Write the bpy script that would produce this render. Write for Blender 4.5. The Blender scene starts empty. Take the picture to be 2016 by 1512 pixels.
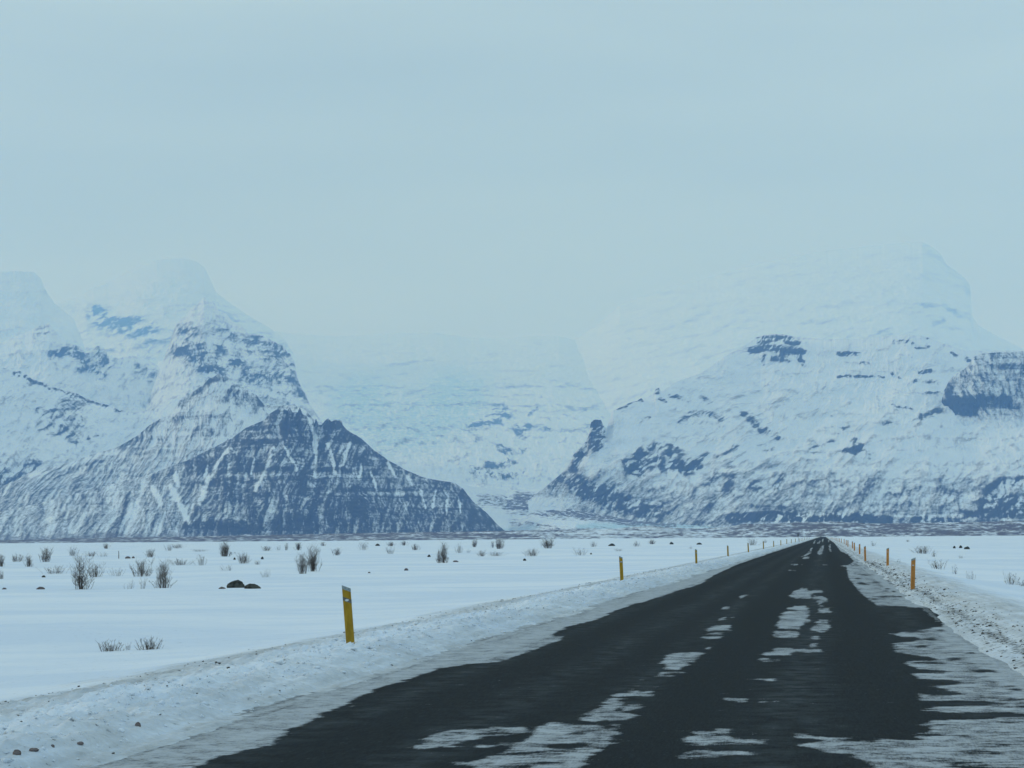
import bpy, math, random
import numpy as np
from mathutils import Matrix, Vector

R = math.radians
scene = bpy.context.scene
COL = scene.collection

# ------------------------------------------------------------------ camera
PW, PH, F = 2016.0, 1512.0, 4250.0
CAM_Z = 1.75
ROLL = -0.45
VPX, VPY = 1622.0, 1054.5
def cam_rot(yaw, pitch):
    return Matrix.Rotation(yaw, 3, 'Z') @ Matrix.Rotation(R(90) + pitch, 3, 'X') @ Matrix.Rotation(R(ROLL), 3, 'Z')
def solve():
    yaw, pitch = R(8.2), R(4.0)
    for _ in range(30):
        d = cam_rot(yaw, pitch).transposed() @ Vector((0, 1, 0))
        u = PW / 2 + F * d.x / -d.z; v = PH / 2 - F * d.y / -d.z
        yaw += (VPX - u) / F; pitch += (VPY - v) / F
    return yaw, pitch
YAW, PITCH = solve()
ROT = cam_rot(YAW, PITCH)
cam_data = bpy.data.cameras.new("camera")
cam_data.sensor_width = 36.0
cam_data.lens = 36.0 * F / PW
cam_data.clip_start = 0.1
cam_data.clip_end = 90000.0
cam = bpy.data.objects.new("camera", cam_data)
COL.objects.link(cam)
cam.matrix_world = Matrix.Translation((0, 0, CAM_Z)) @ ROT.to_4x4()
scene.camera = cam

# ------------------------------------------------------------------ world, sun, exposure
SUN_EL, SUN_ROT = R(19), R(-80)
world = bpy.data.worlds.new("World"); scene.world = world
world.use_nodes = True
nt = world.node_tree; nt.nodes.clear()
N, L = nt.nodes, nt.links
out = N.new('ShaderNodeOutputWorld'); bg = N.new('ShaderNodeBackground')
sky = N.new('ShaderNodeTexSky'); sky.sky_type = 'NISHITA'; sky.sun_disc = False
sky.sun_elevation = SUN_EL; sky.sun_rotation = SUN_ROT
tc = N.new('ShaderNodeTexCoord'); sep = N.new('ShaderNodeSeparateXYZ')
L.new(tc.outputs['Generated'], sep.inputs[0])
ramp = N.new('ShaderNodeValToRGB')
cr = ramp.color_ramp
SKY_K = 1.0
stops = [(0.0, (0.362, 0.530, 0.672)), (0.10, (0.362, 0.530, 0.672)), (0.19, (0.390, 0.562, 0.685)), (0.26, (0.435, 0.615, 0.712)),
         (0.5, (0.43, 0.61, 0.74)), (1.0, (0.43, 0.62, 0.76))]
cr.elements[0].position = 0; cr.elements[0].color = (*[c * SKY_K for c in stops[0][1]], 1)
cr.elements[1].position = 1; cr.elements[1].color = (*[c * SKY_K for c in stops[-1][1]], 1)
for p, c in stops[1:-1]:
    e = cr.elements.new(p); e.color = (*[k * SKY_K for k in c], 1)
L.new(sep.outputs['Z'], ramp.inputs[0])
# soft layered stratus, wide and low contrast
mp = N.new('ShaderNodeMapping'); mp.inputs['Scale'].default_value = (1.6, 1.6, 9.0)
L.new(tc.outputs['Generated'], mp.inputs[0])
ns = N.new('ShaderNodeTexNoise'); ns.inputs['Scale'].default_value = 2.2; ns.inputs['Detail'].default_value = 5; ns.inputs['Roughness'].default_value = 0.45
L.new(mp.outputs[0], ns.inputs['Vector'])
mr = N.new('ShaderNodeMapRange'); mr.inputs['From Min'].default_value = 0.3; mr.inputs['From Max'].default_value = 0.7
mr.inputs['To Min'].default_value = 0.91; mr.inputs['To Max'].default_value = 1.10
L.new(ns.outputs['Fac'], mr.inputs[0])
vm = N.new('ShaderNodeVectorMath'); vm.operation = 'SCALE'
L.new(ramp.outputs['Color'], vm.inputs[0]); L.new(mr.outputs[0], vm.inputs['Scale'])
sc_ = N.new('ShaderNodeVectorMath'); sc_.operation = 'SCALE'
ax = N.new('ShaderNodeMath'); ax.operation = 'MULTIPLY_ADD'; ax.inputs[1].default_value = 0.13; ax.inputs[2].default_value = 1.035
L.new(sep.outputs['X'], ax.inputs[0]); L.new(ax.outputs[0], sc_.inputs['Scale'])
L.new(vm.outputs[0], sc_.inputs[0])
WS = 0.15
up = N.new('ShaderNodeVectorMath'); up.operation = 'SCALE'; up.inputs['Scale'].default_value = 1.0 / WS
L.new(sc_.outputs[0], up.inputs[0])
mix = N.new('ShaderNodeMix'); mix.data_type = 'RGBA'; mix.inputs['Factor'].default_value = 0.94
L.new(sky.outputs[0], mix.inputs['A']); L.new(up.outputs[0], mix.inputs['B'])
L.new(mix.outputs['Result'], bg.inputs['Color']); bg.inputs['Strength'].default_value = WS
L.new(bg.outputs[0], out.inputs['Surface'])

sun_d = bpy.data.lights.new("sun", 'SUN'); sun_d.energy = 0.85; sun_d.angle = R(14); sun_d.color = (0.82, 0.93, 1.0)
sun = bpy.data.objects.new("sun", sun_d); COL.objects.link(sun)
sdir = Vector((math.cos(SUN_EL) * math.sin(SUN_ROT), math.cos(SUN_EL) * math.cos(SUN_ROT), math.sin(SUN_EL)))
sun.rotation_euler = sdir.to_track_quat('Z', 'Y').to_euler()
sun.location = sdir * 200
scene.view_settings.view_transform = 'Standard'
scene.view_settings.look = 'None'
scene.view_settings.exposure = 0.0
scene.view_settings.gamma = 1.0
scene.cycles.volume_bounces = 2
scene.cycles.max_bounces = 6

# ------------------------------------------------------------------ projection helpers
RM = np.array(ROT)                       # camera -> world
def pix_dir(u, v):
    u, v = np.broadcast_arrays(np.asarray(u, float), np.asarray(v, float))
    d = np.stack([(u - PW / 2) / F, (PH / 2 - v) / F, -np.ones_like(u * v)], -1)
    return d @ RM.T
def pix_angles(u, v):
    d = pix_dir(u, v)
    return np.arctan2(d[..., 0], d[..., 1]), d[..., 2] / np.hypot(d[..., 0], d[..., 1])
def project(P):
    q = (P - np.array([0, 0, CAM_Z])) @ RM
    return PW / 2 + F * q[..., 0] / -q[..., 2], PH / 2 - F * q[..., 1] / -q[..., 2]
def pix_plane(u, v, z=0.0):
    d = pix_dir(u, v)
    k = (z - CAM_Z) / d[..., 2]
    return d[..., 0] * k, d[..., 1] * k

# ------------------------------------------------------------------ noise
def _h(ix, iy, seed):
    n = (ix.astype(np.int64) * 374761393 + iy.astype(np.int64) * 668265263 + seed * 1442695041) & 0xffffffff
    n = ((n ^ (n >> 13)) * 1274126177) & 0xffffffff
    n = n ^ (n >> 16)
    return n
def perlin(x, y, seed=0):
    x, y = np.broadcast_arrays(np.asarray(x, float), np.asarray(y, float))
    xi = np.floor(x); yi = np.floor(y); xf = x - xi; yf = y - yi
    u = xf * xf * xf * (xf * (xf * 6 - 15) + 10); v = yf * yf * yf * (yf * (yf * 6 - 15) + 10)
    def g(ix, iy, dx, dy):
        a = _h(ix, iy, seed) * (2 * math.pi / 4294967296.0)
        return np.cos(a) * dx + np.sin(a) * dy
    a = g(xi, yi, xf, yf); b = g(xi + 1, yi, xf - 1, yf); c = g(xi, yi + 1, xf, yf - 1); d = g(xi + 1, yi + 1, xf - 1, yf - 1)
    return ((a + u * (b - a)) * (1 - v) + (c + u * (d - c)) * v) * 1.5
def fbm(x, y, o=4, seed=0, gain=0.5, ridged=False):
    s = 0; a = 1.0; t = 0
    for k in range(o):
        n = perlin(x * 2 ** k + 17.3 * k, y * 2 ** k - 9.1 * k, seed + k * 7)
        if ridged: n = 0.6 - 2 * np.abs(n)
        s = s + a * n; t += a; a *= gain
    return s / t
def sstep(a, b, x):
    t = np.clip((x - a) / (b - a), 0, 1)
    return t * t * (3 - 2 * t)

# ------------------------------------------------------------------ mesh / tag helpers
def link_mesh(name, me, mat=None, parent=None, smooth=False):
    ob = bpy.data.objects.new(name, me); COL.objects.link(ob)
    if mat: me.materials.append(mat)
    if smooth: me.polygons.foreach_set('use_smooth', [True] * len(me.polygons))
    if parent: ob.parent = parent
    return ob
def tag(o, label=None, cat=None, group=None, kind=None):
    if label: o['label'] = label
    if cat: o['category'] = cat
    if group: o['group'] = group
    if kind: o['kind'] = kind
    return o
def grid_mesh(name, P, attrs=None, smooth=True):
    """P: (rows, cols, 3)"""
    r, c, _ = P.shape
    me = bpy.data.meshes.new(name)
    idx = np.arange(r * c).reshape(r, c)
    q = np.stack([idx[:-1, :-1], idx[:-1, 1:], idx[1:, 1:], idx[1:, :-1]], -1).reshape(-1, 4)
    me.vertices.add(r * c); me.vertices.foreach_set('co', P.reshape(-1).astype(np.float32))
    me.loops.add(q.size); me.loops.foreach_set('vertex_index', q.reshape(-1).astype(np.int32))
    me.polygons.add(len(q)); me.polygons.foreach_set('loop_start', np.arange(0, q.size, 4, dtype=np.int32))
    me.polygons.foreach_set('use_smooth', np.full(len(q), smooth))
    me.update(calc_edges=True)
    for k, a in (attrs or {}).items():
        at = me.attributes.new(k, 'FLOAT', 'POINT')
        at.data.foreach_set('value', a.reshape(-1).astype(np.float32))
    return me

# ------------------------------------------------------------------ materials
def new_mat(name):
    m = bpy.data.materials.new(name); m.use_nodes = True
    t = m.node_tree; b = t.nodes['Principled BSDF']
    return m, t, t.nodes, t.links, b
def n_attr(N, name):
    a = N.new('ShaderNodeAttribute'); a.attribute_name = name; return a.outputs['Fac']
def n_noise(N, L, scale, detail=4, rough=0.5, vec=None, stretch=None):
    tc = N.new('ShaderNodeTexCoord'); v = tc.outputs['Object']
    if stretch:
        m = N.new('ShaderNodeMapping'); m.inputs['Scale'].default_value = stretch; L.new(v, m.inputs[0]); v = m.outputs[0]
    n = N.new('ShaderNodeTexNoise'); n.inputs['Scale'].default_value = scale; n.inputs['Detail'].default_value = detail
    n.inputs['Roughness'].default_value = rough
    L.new(v, n.inputs['Vector'])
    k = N.new('ShaderNodeMath'); k.operation = 'MULTIPLY_ADD'; k.inputs[1].default_value = 2.3; k.inputs[2].default_value = -0.65
    L.new(n.outputs['Fac'], k.inputs[0]); return k.outputs[0]
def n_math(N, L, op, a, b=None, c=None, clamp=False):
    m = N.new('ShaderNodeMath'); m.operation = op; m.use_clamp = clamp
    for i, x in enumerate((a, b, c)):
        if x is None: continue
        if isinstance(x, (int, float)): m.inputs[i].default_value = x
        else: L.new(x, m.inputs[i])
    return m.outputs[0]
def n_mix(N, L, f, a, b):
    m = N.new('ShaderNodeMix'); m.data_type = 'RGBA'
    if isinstance(f, (int, float)): m.inputs['Factor'].default_value = f
    else: L.new(f, m.inputs['Factor'])
    for k, x in (('A', a), ('B', b)):
        if isinstance(x, tuple): m.inputs[k].default_value = (*x, 1)
        else: L.new(x, m.inputs[k])
    return m.outputs['Result']
def n_range(N, L, x, a, b, c=0.0, d=1.0, smooth=False):
    m = N.new('ShaderNodeMapRange'); m.inputs[1].default_value = a; m.inputs[2].default_value = b
    m.inputs[3].default_value = c; m.inputs[4].default_value = d
    if smooth: m.interpolation_type = 'SMOOTHSTEP'
    L.new(x, m.inputs[0]); return m.outputs[0]
def n_bump(N, L, h, strength, dist, b):
    m = N.new('ShaderNodeBump'); m.inputs['Strength'].default_value = strength; m.inputs['Distance'].default_value = dist
    L.new(h, m.inputs['Height']); L.new(m.outputs[0], b.inputs['Normal'])

def mountain_mat():
    m, t, N, L, b = new_mat("snow_and_rock")
    rock = n_attr(N, 'rock'); ice = n_attr(N, 'ice'); deb = n_attr(N, 'debris')
    fine = n_noise(N, L, 0.10, 5, 0.7)
    fine2 = n_noise(N, L, 0.014, 4, 0.6, stretch=(1, 1, 2.2))
    s = n_math(N, L, 'ADD', rock, n_math(N, L, 'MULTIPLY', n_math(N, L, 'SUBTRACT', fine, 0.5), 0.42))
    s = n_math(N, L, 'ADD', s, n_math(N, L, 'MULTIPLY', n_math(N, L, 'SUBTRACT', fine2, 0.5), 0.22))
    f = n_range(N, L, s, 0.16, 0.80, 0, 1)
    rv = n_noise(N, L, 0.03, 5, 0.7)
    rockc = n_mix(N, L, rv, (0.008, 0.011, 0.018), (0.060, 0.063, 0.070))
    snow = n_mix(N, L, n_noise(N, L, 0.004, 4, 0.6), (0.71, 0.775, 0.85), (0.83, 0.865, 0.90))
    snow = n_mix(N, L, n_range(N, L, n_math(N, L, 'ADD', ice, n_math(N, L, 'MULTIPLY', n_math(N, L, 'SUBTRACT', fine2, 0.5), 0.5)), 0.25, 0.9), snow, (0.46, 0.64, 0.72))
    c = n_mix(N, L, f, snow, rockc)
    d2 = n_math(N, L, 'ADD', deb, n_math(N, L, 'MULTIPLY', n_math(N, L, 'SUBTRACT', n_noise(N, L, 0.035, 6, 0.7, stretch=(0.8, 0.3, 2)), 0.5), 0.5))
    c = n_mix(N, L, n_range(N, L, d2, 0.35, 0.75), c, (0.115, 0.098, 0.108))
    L.new(c, b.inputs['Base Color']); b.inputs['Roughness'].default_value = 0.95
    b.inputs['Specular IOR Level'].default_value = 0.1
    return m
MTN = mountain_mat()

def snow_ground_mat():
    m, t, N, L, b = new_mat("field_snow")
    dirt = n_attr(N, 'dirt')
    fine = n_noise(N, L, 9.0, 6, 0.7); mid = n_noise(N, L, 1.3, 5, 0.6); big = n_noise(N, L, 0.07, 7, 0.75, stretch=(0.5, 1, 1))
    speck = n_noise(N, L, 26.0, 3, 0.6)
    clean = n_mix(N, L, n_range(N, L, big, 0.35, 0.65), (0.74, 0.80, 0.86), (0.86, 0.885, 0.90))
    dn = n_math(N, L, 'ADD', dirt, n_math(N, L, 'MULTIPLY', n_math(N, L, 'SUBTRACT', mid, 0.5), 0.35))
    dn = n_math(N, L, 'ADD', dn, n_math(N, L, 'MULTIPLY', n_math(N, L, 'SUBTRACT', fine, 0.5), 0.35))
    gate = n_range(N, L, dirt, 0.02, 0.15)
    dn = n_math(N, L, 'MULTIPLY', dn, gate, clamp=True)
    c = n_mix(N, L, dn, clean, (0.40, 0.405, 0.39))
    grav = n_math(N, L, 'ADD', n_attr(N, 'gravel'), n_math(N, L, 'MULTIPLY', n_math(N, L, 'SUBTRACT', fine, 0.5), 1.6))
    g = n_range(N, L, grav, 0.5, 0.72)
    c = n_mix(N, L, g, c, (0.085, 0.087, 0.085))
    sp = n_math(N, L, 'MULTIPLY', n_range(N, L, speck, 0.86, 0.98), n_range(N, L, dirt, 0.25, 0.7))
    c = n_mix(N, L, n_math(N, L, 'MULTIPLY', sp, 0.55), c, (0.12, 0.12, 0.115))
    L.new(c, b.inputs['Base Color']); b.inputs['Roughness'].default_value = 0.85
    b.inputs['Specular IOR Level'].default_value = 0.2
    n_bump(N, L, n_math(N, L, 'ADD', fine, mid), 0.5, 0.02, b)
    return m
GROUND = snow_ground_mat()

def road_mat():
    m, t, N, L, b = new_mat("wet_asphalt_and_packed_snow")
    s = n_attr(N, 'snow'); film = n_attr(N, 'film'); gr = n_attr(N, 'gravel')
    fine = n_noise(N, L, 9.0, 6, 0.75, stretch=(0.6, 1, 1)); mid = n_noise(N, L, 2.6, 5, 0.65); grain = n_noise(N, L, 60.0, 4, 0.8, stretch=(1, 0.12, 1))
    x = n_math(N, L, 'ADD', s, n_math(N, L, 'MULTIPLY', n_math(N, L, 'SUBTRACT', fine, 0.5), 0.85))
    x = n_math(N, L, 'ADD', x, n_math(N, L, 'MULTIPLY', n_math(N, L, 'SUBTRACT', mid, 0.5), 0.40))
    x = n_math(N, L, 'ADD', x, n_math(N, L, 'MULTIPLY', n_math(N, L, 'SUBTRACT', grain, 0.5), 0.45))
    f = n_range(N, L, x, 0.34, 0.92, 0, 1)
    agg = n_noise(N, L, 26.0, 6, 0.85, stretch=(1, 0.10, 1))
    asp = n_mix(N, L, n_math(N, L, 'MULTIPLY', n_math(N, L, 'ADD', agg, grain), 0.5, clamp=True), (0.002, 0.003, 0.0035), (0.031, 0.037, 0.040))
    asp = n_mix(N, L, n_math(N, L, 'MULTIPLY', n_math(N, L, 'MULTIPLY', film, n_range(N, L, mid, 0.3, 0.75)), 1.0, clamp=True), asp, (0.088, 0.102, 0.108))
    sn = n_mix(N, L, n_range(N, L, mid, 0.0, 1.0), (0.40, 0.42, 0.43), (0.54, 0.565, 0.575))
    sn = n_mix(N, L, n_range(N, L, n_math(N, L, 'ADD', gr, n_math(N, L, 'MULTIPLY', n_math(N, L, 'SUBTRACT', fine, 0.5), 1.2)), 0.4, 0.8), sn, (0.13, 0.135, 0.135))
    c = n_mix(N, L, n_math(N, L, 'MULTIPLY', f, 0.96), asp, sn)
    L.new(c, b.inputs['Base Color'])
    L.new(n_range(N, L, f, 0, 1, 0.62, 0.95), b.inputs['Roughness'])
    b.inputs['Specular IOR Level'].default_value = 0.01
    n_bump(N, L, n_math(N, L, 'ADD', n_math(N, L, 'MULTIPLY', grain, 0.35), n_math(N, L, 'MULTIPLY', f, 1.0)), 0.6, 0.012, b)
    return m
ROAD = road_mat()

def plain(name, c1, c2, scale, rough=0.8, spec=0.3, bump=0.0, stretch=None):
    m, t, N, L, b = new_mat(name)
    n = n_noise(N, L, scale, 4, 0.6, stretch=stretch)
    L.new(n_mix(N, L, n_range(N, L, n, 0.3, 0.7), c1, c2), b.inputs['Base Color'])
    b.inputs['Roughness'].default_value = rough; b.inputs['Specular IOR Level'].default_value = spec
    if bump: n_bump(N, L, n, 0.6, bump, b)
    return m
YEL = plain("faded_yellow_plastic", (0.30, 0.175, 0.008), (0.40, 0.235, 0.012), 14, 0.6, stretch=(1, 1, 0.3))
ORG = plain("orange_plastic", (0.46, 0.19, 0.04), (0.56, 0.24, 0.055), 14, 0.6, stretch=(1, 1, 0.3))
CAPM = plain("grey_frosted_film", (0.22, 0.26, 0.26), (0.38, 0.43, 0.42), 30, 0.5)
BANDM = plain("dirty_grey_band", (0.10, 0.10, 0.09), (0.20, 0.19, 0.15), 40, 0.6)
REFM = plain("white_reflector", (0.45, 0.47, 0.46), (0.70, 0.72, 0.70), 60, 0.25, 0.6)
TWIG = plain("bare_brown_twigs", (0.055, 0.044, 0.036), (0.125, 0.098, 0.078), 8, 0.9, 0.1)
PALETWIG = plain("pale_frosted_twigs", (0.13, 0.125, 0.12), (0.24, 0.23, 0.22), 8, 0.9, 0.1)
STONE = plain("dark_basalt", (0.030, 0.032, 0.026), (0.085, 0.085, 0.070), 5, 0.9, 0.15, 0.03)
BSTONE = plain("brown_stone", (0.09, 0.065, 0.06), (0.20, 0.165, 0.155), 12, 0.9, 0.15, 0.02)
METAL = plain("grey_steel", (0.10, 0.11, 0.12), (0.16, 0.17, 0.18), 10, 0.5)

# ------------------------------------------------------------------ brushes in photo pixels, used to lay out where rock shows
def seg_dist(u, v, a, b):
    ax, ay = a; bx, by = b; dx, dy = bx - ax, by - ay
    k = np.clip(((u - ax) * dx + (v - ay) * dy) / (dx * dx + dy * dy + 1e-9), 0, 1)
    return np.hypot(u - ax - k * dx, v - ay - k * dy)
def brush(field, u, v, pts, w, amp, soft=0.6, vs=1.0):
    """polyline stroke; a single point gives a blob; vs squashes vertically"""
    lo = min(p[0] for p in pts) - 2.2 * w; hi = max(p[0] for p in pts) + 2.2 * w
    m = (u > lo) & (u < hi)
    if not m.any(): return
    uu, vv = u[m], v[m] * vs
    d = None
    if len(pts) == 1: d = np.hypot(uu - pts[0][0], vv - pts[0][1] * vs)
    else:
        for a, b in zip(pts[:-1], pts[1:]):
            e = seg_dist(uu, vv, (a[0], a[1] * vs), (b[0], b[1] * vs))
            d = e if d is None else np.minimum(d, e)
    field[m] += amp * (1 - sstep(w * (1 - soft), w * (1 + soft), d))

# ------------------------------------------------------------------ mountains
def mountain(name, sil, u0, u1, D0, D1, vfoot, rockfn, seed, ribz=5.5, rel=0.0, relw=700.0, gul=16.0, ledge=38.0, fall=None, smooth=26, nu=900, nt=380, pw=1.0, pwD=1.0, rib=35.0, ribw=110.0, jag=1.0,
             slant=0.0, back=1800.0, label=None, bump=12.0, zfoot=None):
    azs, tes = pix_angles(np.array([p[0] for p in sil]), np.array([p[1] for p in sil]))
    a0, _ = pix_angles(u0, 1000.0); a1, _ = pix_angles(u1, 1000.0)
    az = np.linspace(float(a0), float(a1), nu)
    te = np.interp(az, azs, tes)
    pxang = 1.0 / F
    tes_ = te.copy()
    ks = max(5, int(nu * smooth / (u1 - u0)) | 1)
    for _ in range(3):
        pad = np.pad(tes_, ks // 2, mode='edge'); tes_ = np.convolve(pad, np.ones(ks) / ks, 'valid')
    te_sil = te.copy()
    te = te + pxang * max(0.0, jag - 1) * 9 * fbm(az * F / 38.0, 0 * az + 5.5, 5, seed + 8, 0.6)
    te = te + pxang * jag * (2.2 * fbm(az * F / 9.0, 0 * az, 4, seed + 1) + 1.5 * np.maximum(0, fbm(az * F / 5.0, 0 * az, 2, seed + 2)))
    D0a = np.full(nu, D0) if np.isscalar(D0) else np.interp(az, pix_angles(np.array(D0[0], float), 1000.0)[0], D0[1])
    D1a = np.full(nu, D1) if np.isscalar(D1) else np.interp(az, pix_angles(np.array(D1[0], float), 1000.0)[0], D1[1])
    zr = CAM_Z + D1a * te
    if vfoot is None: zf = np.full(nu, -40.0 if zfoot is None else zfoot)
    else:
        if not isinstance(vfoot[0], tuple): vfoot = [(u0, vfoot[0]), (u1, vfoot[1])]
        fa, ft = pix_angles(np.array([p[0] for p in vfoot], float), np.array([p[1] for p in vfoot], float))
        tf = np.interp(az, fa, ft)
        zf = CAM_Z + D0a * tf
    t = np.linspace(0, 1, nt)[:, None]
    tp = t
    D = D0a + (D1a - D0a) * tp ** pwD
    ef = (zf - CAM_Z) / D0a
    E = ef + (tes_ - ef) * tp ** pw + (te_sil - tes_) * sstep(0.60, 1.0, tp) ** 1.3 + (te - te_sil) * sstep(0.86, 1.0, tp) ** 1.5
    Z = CAM_Z + D * E
    AZ = np.broadcast_to(az, D.shape)
    P = np.stack([D * np.sin(AZ), D * np.cos(AZ), Z], -1)
    u, v = project(P)
    S = AZ * (0.5 * (D0a.mean() + D1a.mean()))
    env = sstep(0, 0.06, t) * sstep(0, 0.10, 1 - t)
    ws = S + slant * Z
    r1 = fbm((ws + 60 * fbm(S / 300, Z / 300, 3, seed + 9)) / ribw, Z / (ribw * ribz), 4, seed + 3, 0.55, True)
    n1 = fbm(S / 420, Z / 300, 4, seed + 4)
    kfv = np.interp(u, [p[0] for p in fall], [p[1] for p in fall]) if fall else slant
    wf = S + kfv * Z + 0.5 * ribw * fbm(S / (ribw * 1.6), Z / (ribw * 1.3), 4, seed + 43)
    g1 = fbm(wf / (ribw * 0.55), Z / (ribw * 1.7), 4, seed + 44, 0.6, True)
    g2 = fbm((wf + 12 * g1) / (ribw * 0.20), Z / (ribw * 0.62), 4, seed + 45, 0.6, True)
    disp = rib * r1 + rib * 1.6 * n1 + gul * (1.0 * g1 + 0.42 * g2)
    if rel:
        big = fbm((S + slant * Z) / relw, Z / (relw * 0.8), 5, seed + 41, 0.55, True)
        disp = disp + rel * big * (1 - 0.7 * sstep(0.45, 0.95, t))
    led = fbm(Z / ledge + 0.5 * fbm(S / 300, Z / 150, 3, seed + 46), S / 700, 3, seed + 47, 0.6)
    disp = disp + 0.35 * gul * led
    def box(a, w, ax):
        a = np.moveaxis(a, ax, 0); p = np.pad(a, ((w // 2 + 1, w // 2), (0, 0)), mode='edge'); c = np.cumsum(p, 0)
        return np.moveaxis((c[w:] - c[:-w]) / w, 0, ax)
    wu_, wv_ = max(3, int(nu * 16 / (u1 - u0)) | 1), max(3, int(nt * 0.05) | 1)
    c1 = disp - box(box(disp, wu_, 1), wv_, 0)
    wu2, wv2 = max(3, int(nu * 50 / (u1 - u0)) | 1), max(3, int(nt * 0.14) | 1)
    c2 = disp - box(box(disp, wu2, 1), wv2, 0)
    stp = -np.gradient(disp, axis=0); stp = stp / (stp.std() + 1e-9)
    r1 = np.clip(0.42 * c1 / c1.std() + 0.28 * c2 / c2.std() + 0.30 * stp, -2, 2) * 0.5
    D2 = D - env * disp
    Z2 = Z + env * bump * fbm(S / 70, Z / 70, 4, seed + 5) * sstep(0, 0.2, t)
    rock, ice, deb = rockfn(u, v, S, Z, ws, r1, seed, t)
    P = np.stack([D2 * np.sin(AZ), D2 * np.cos(AZ), Z2], -1)
    # the far side falls away behind the crest
    k = np.linspace(0, 1, 26)[1:, None] ** 1.3
    Db = D2[-1] + back * k
    Zb = Z2[-1] + (zf - Z2[-1]) * k ** 1.2 - 3
    Zb = Zb + 30 * fbm(AZ[:25] * Db / 200, Db / 200, 3, seed + 6) * np.sin(np.pi * np.clip(k, 0, 1))
    Pb = np.stack([Db * np.sin(AZ[:25]), Db * np.cos(AZ[:25]), Zb], -1)
    P = np.concatenate([P, Pb], 0)
    fill = lambda a: np.concatenate([a, np.repeat(a[-1:], 25, 0)], 0)
    me = grid_mesh(name, P, {'rock': fill(rock), 'ice': fill(ice), 'debris': fill(deb)})
    ob = link_mesh(name, me, MTN)
    tag(ob, label, None, None, 'structure')
    return ob

def strata(Z, S, period, seed, tilt=0.0):
    z = Z + tilt * S + 0.35 * period * fbm(S / 500, Z / 400, 3, seed)
    return fbm(z / period, S / 900.0, 3, seed + 1, 0.6)

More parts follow.
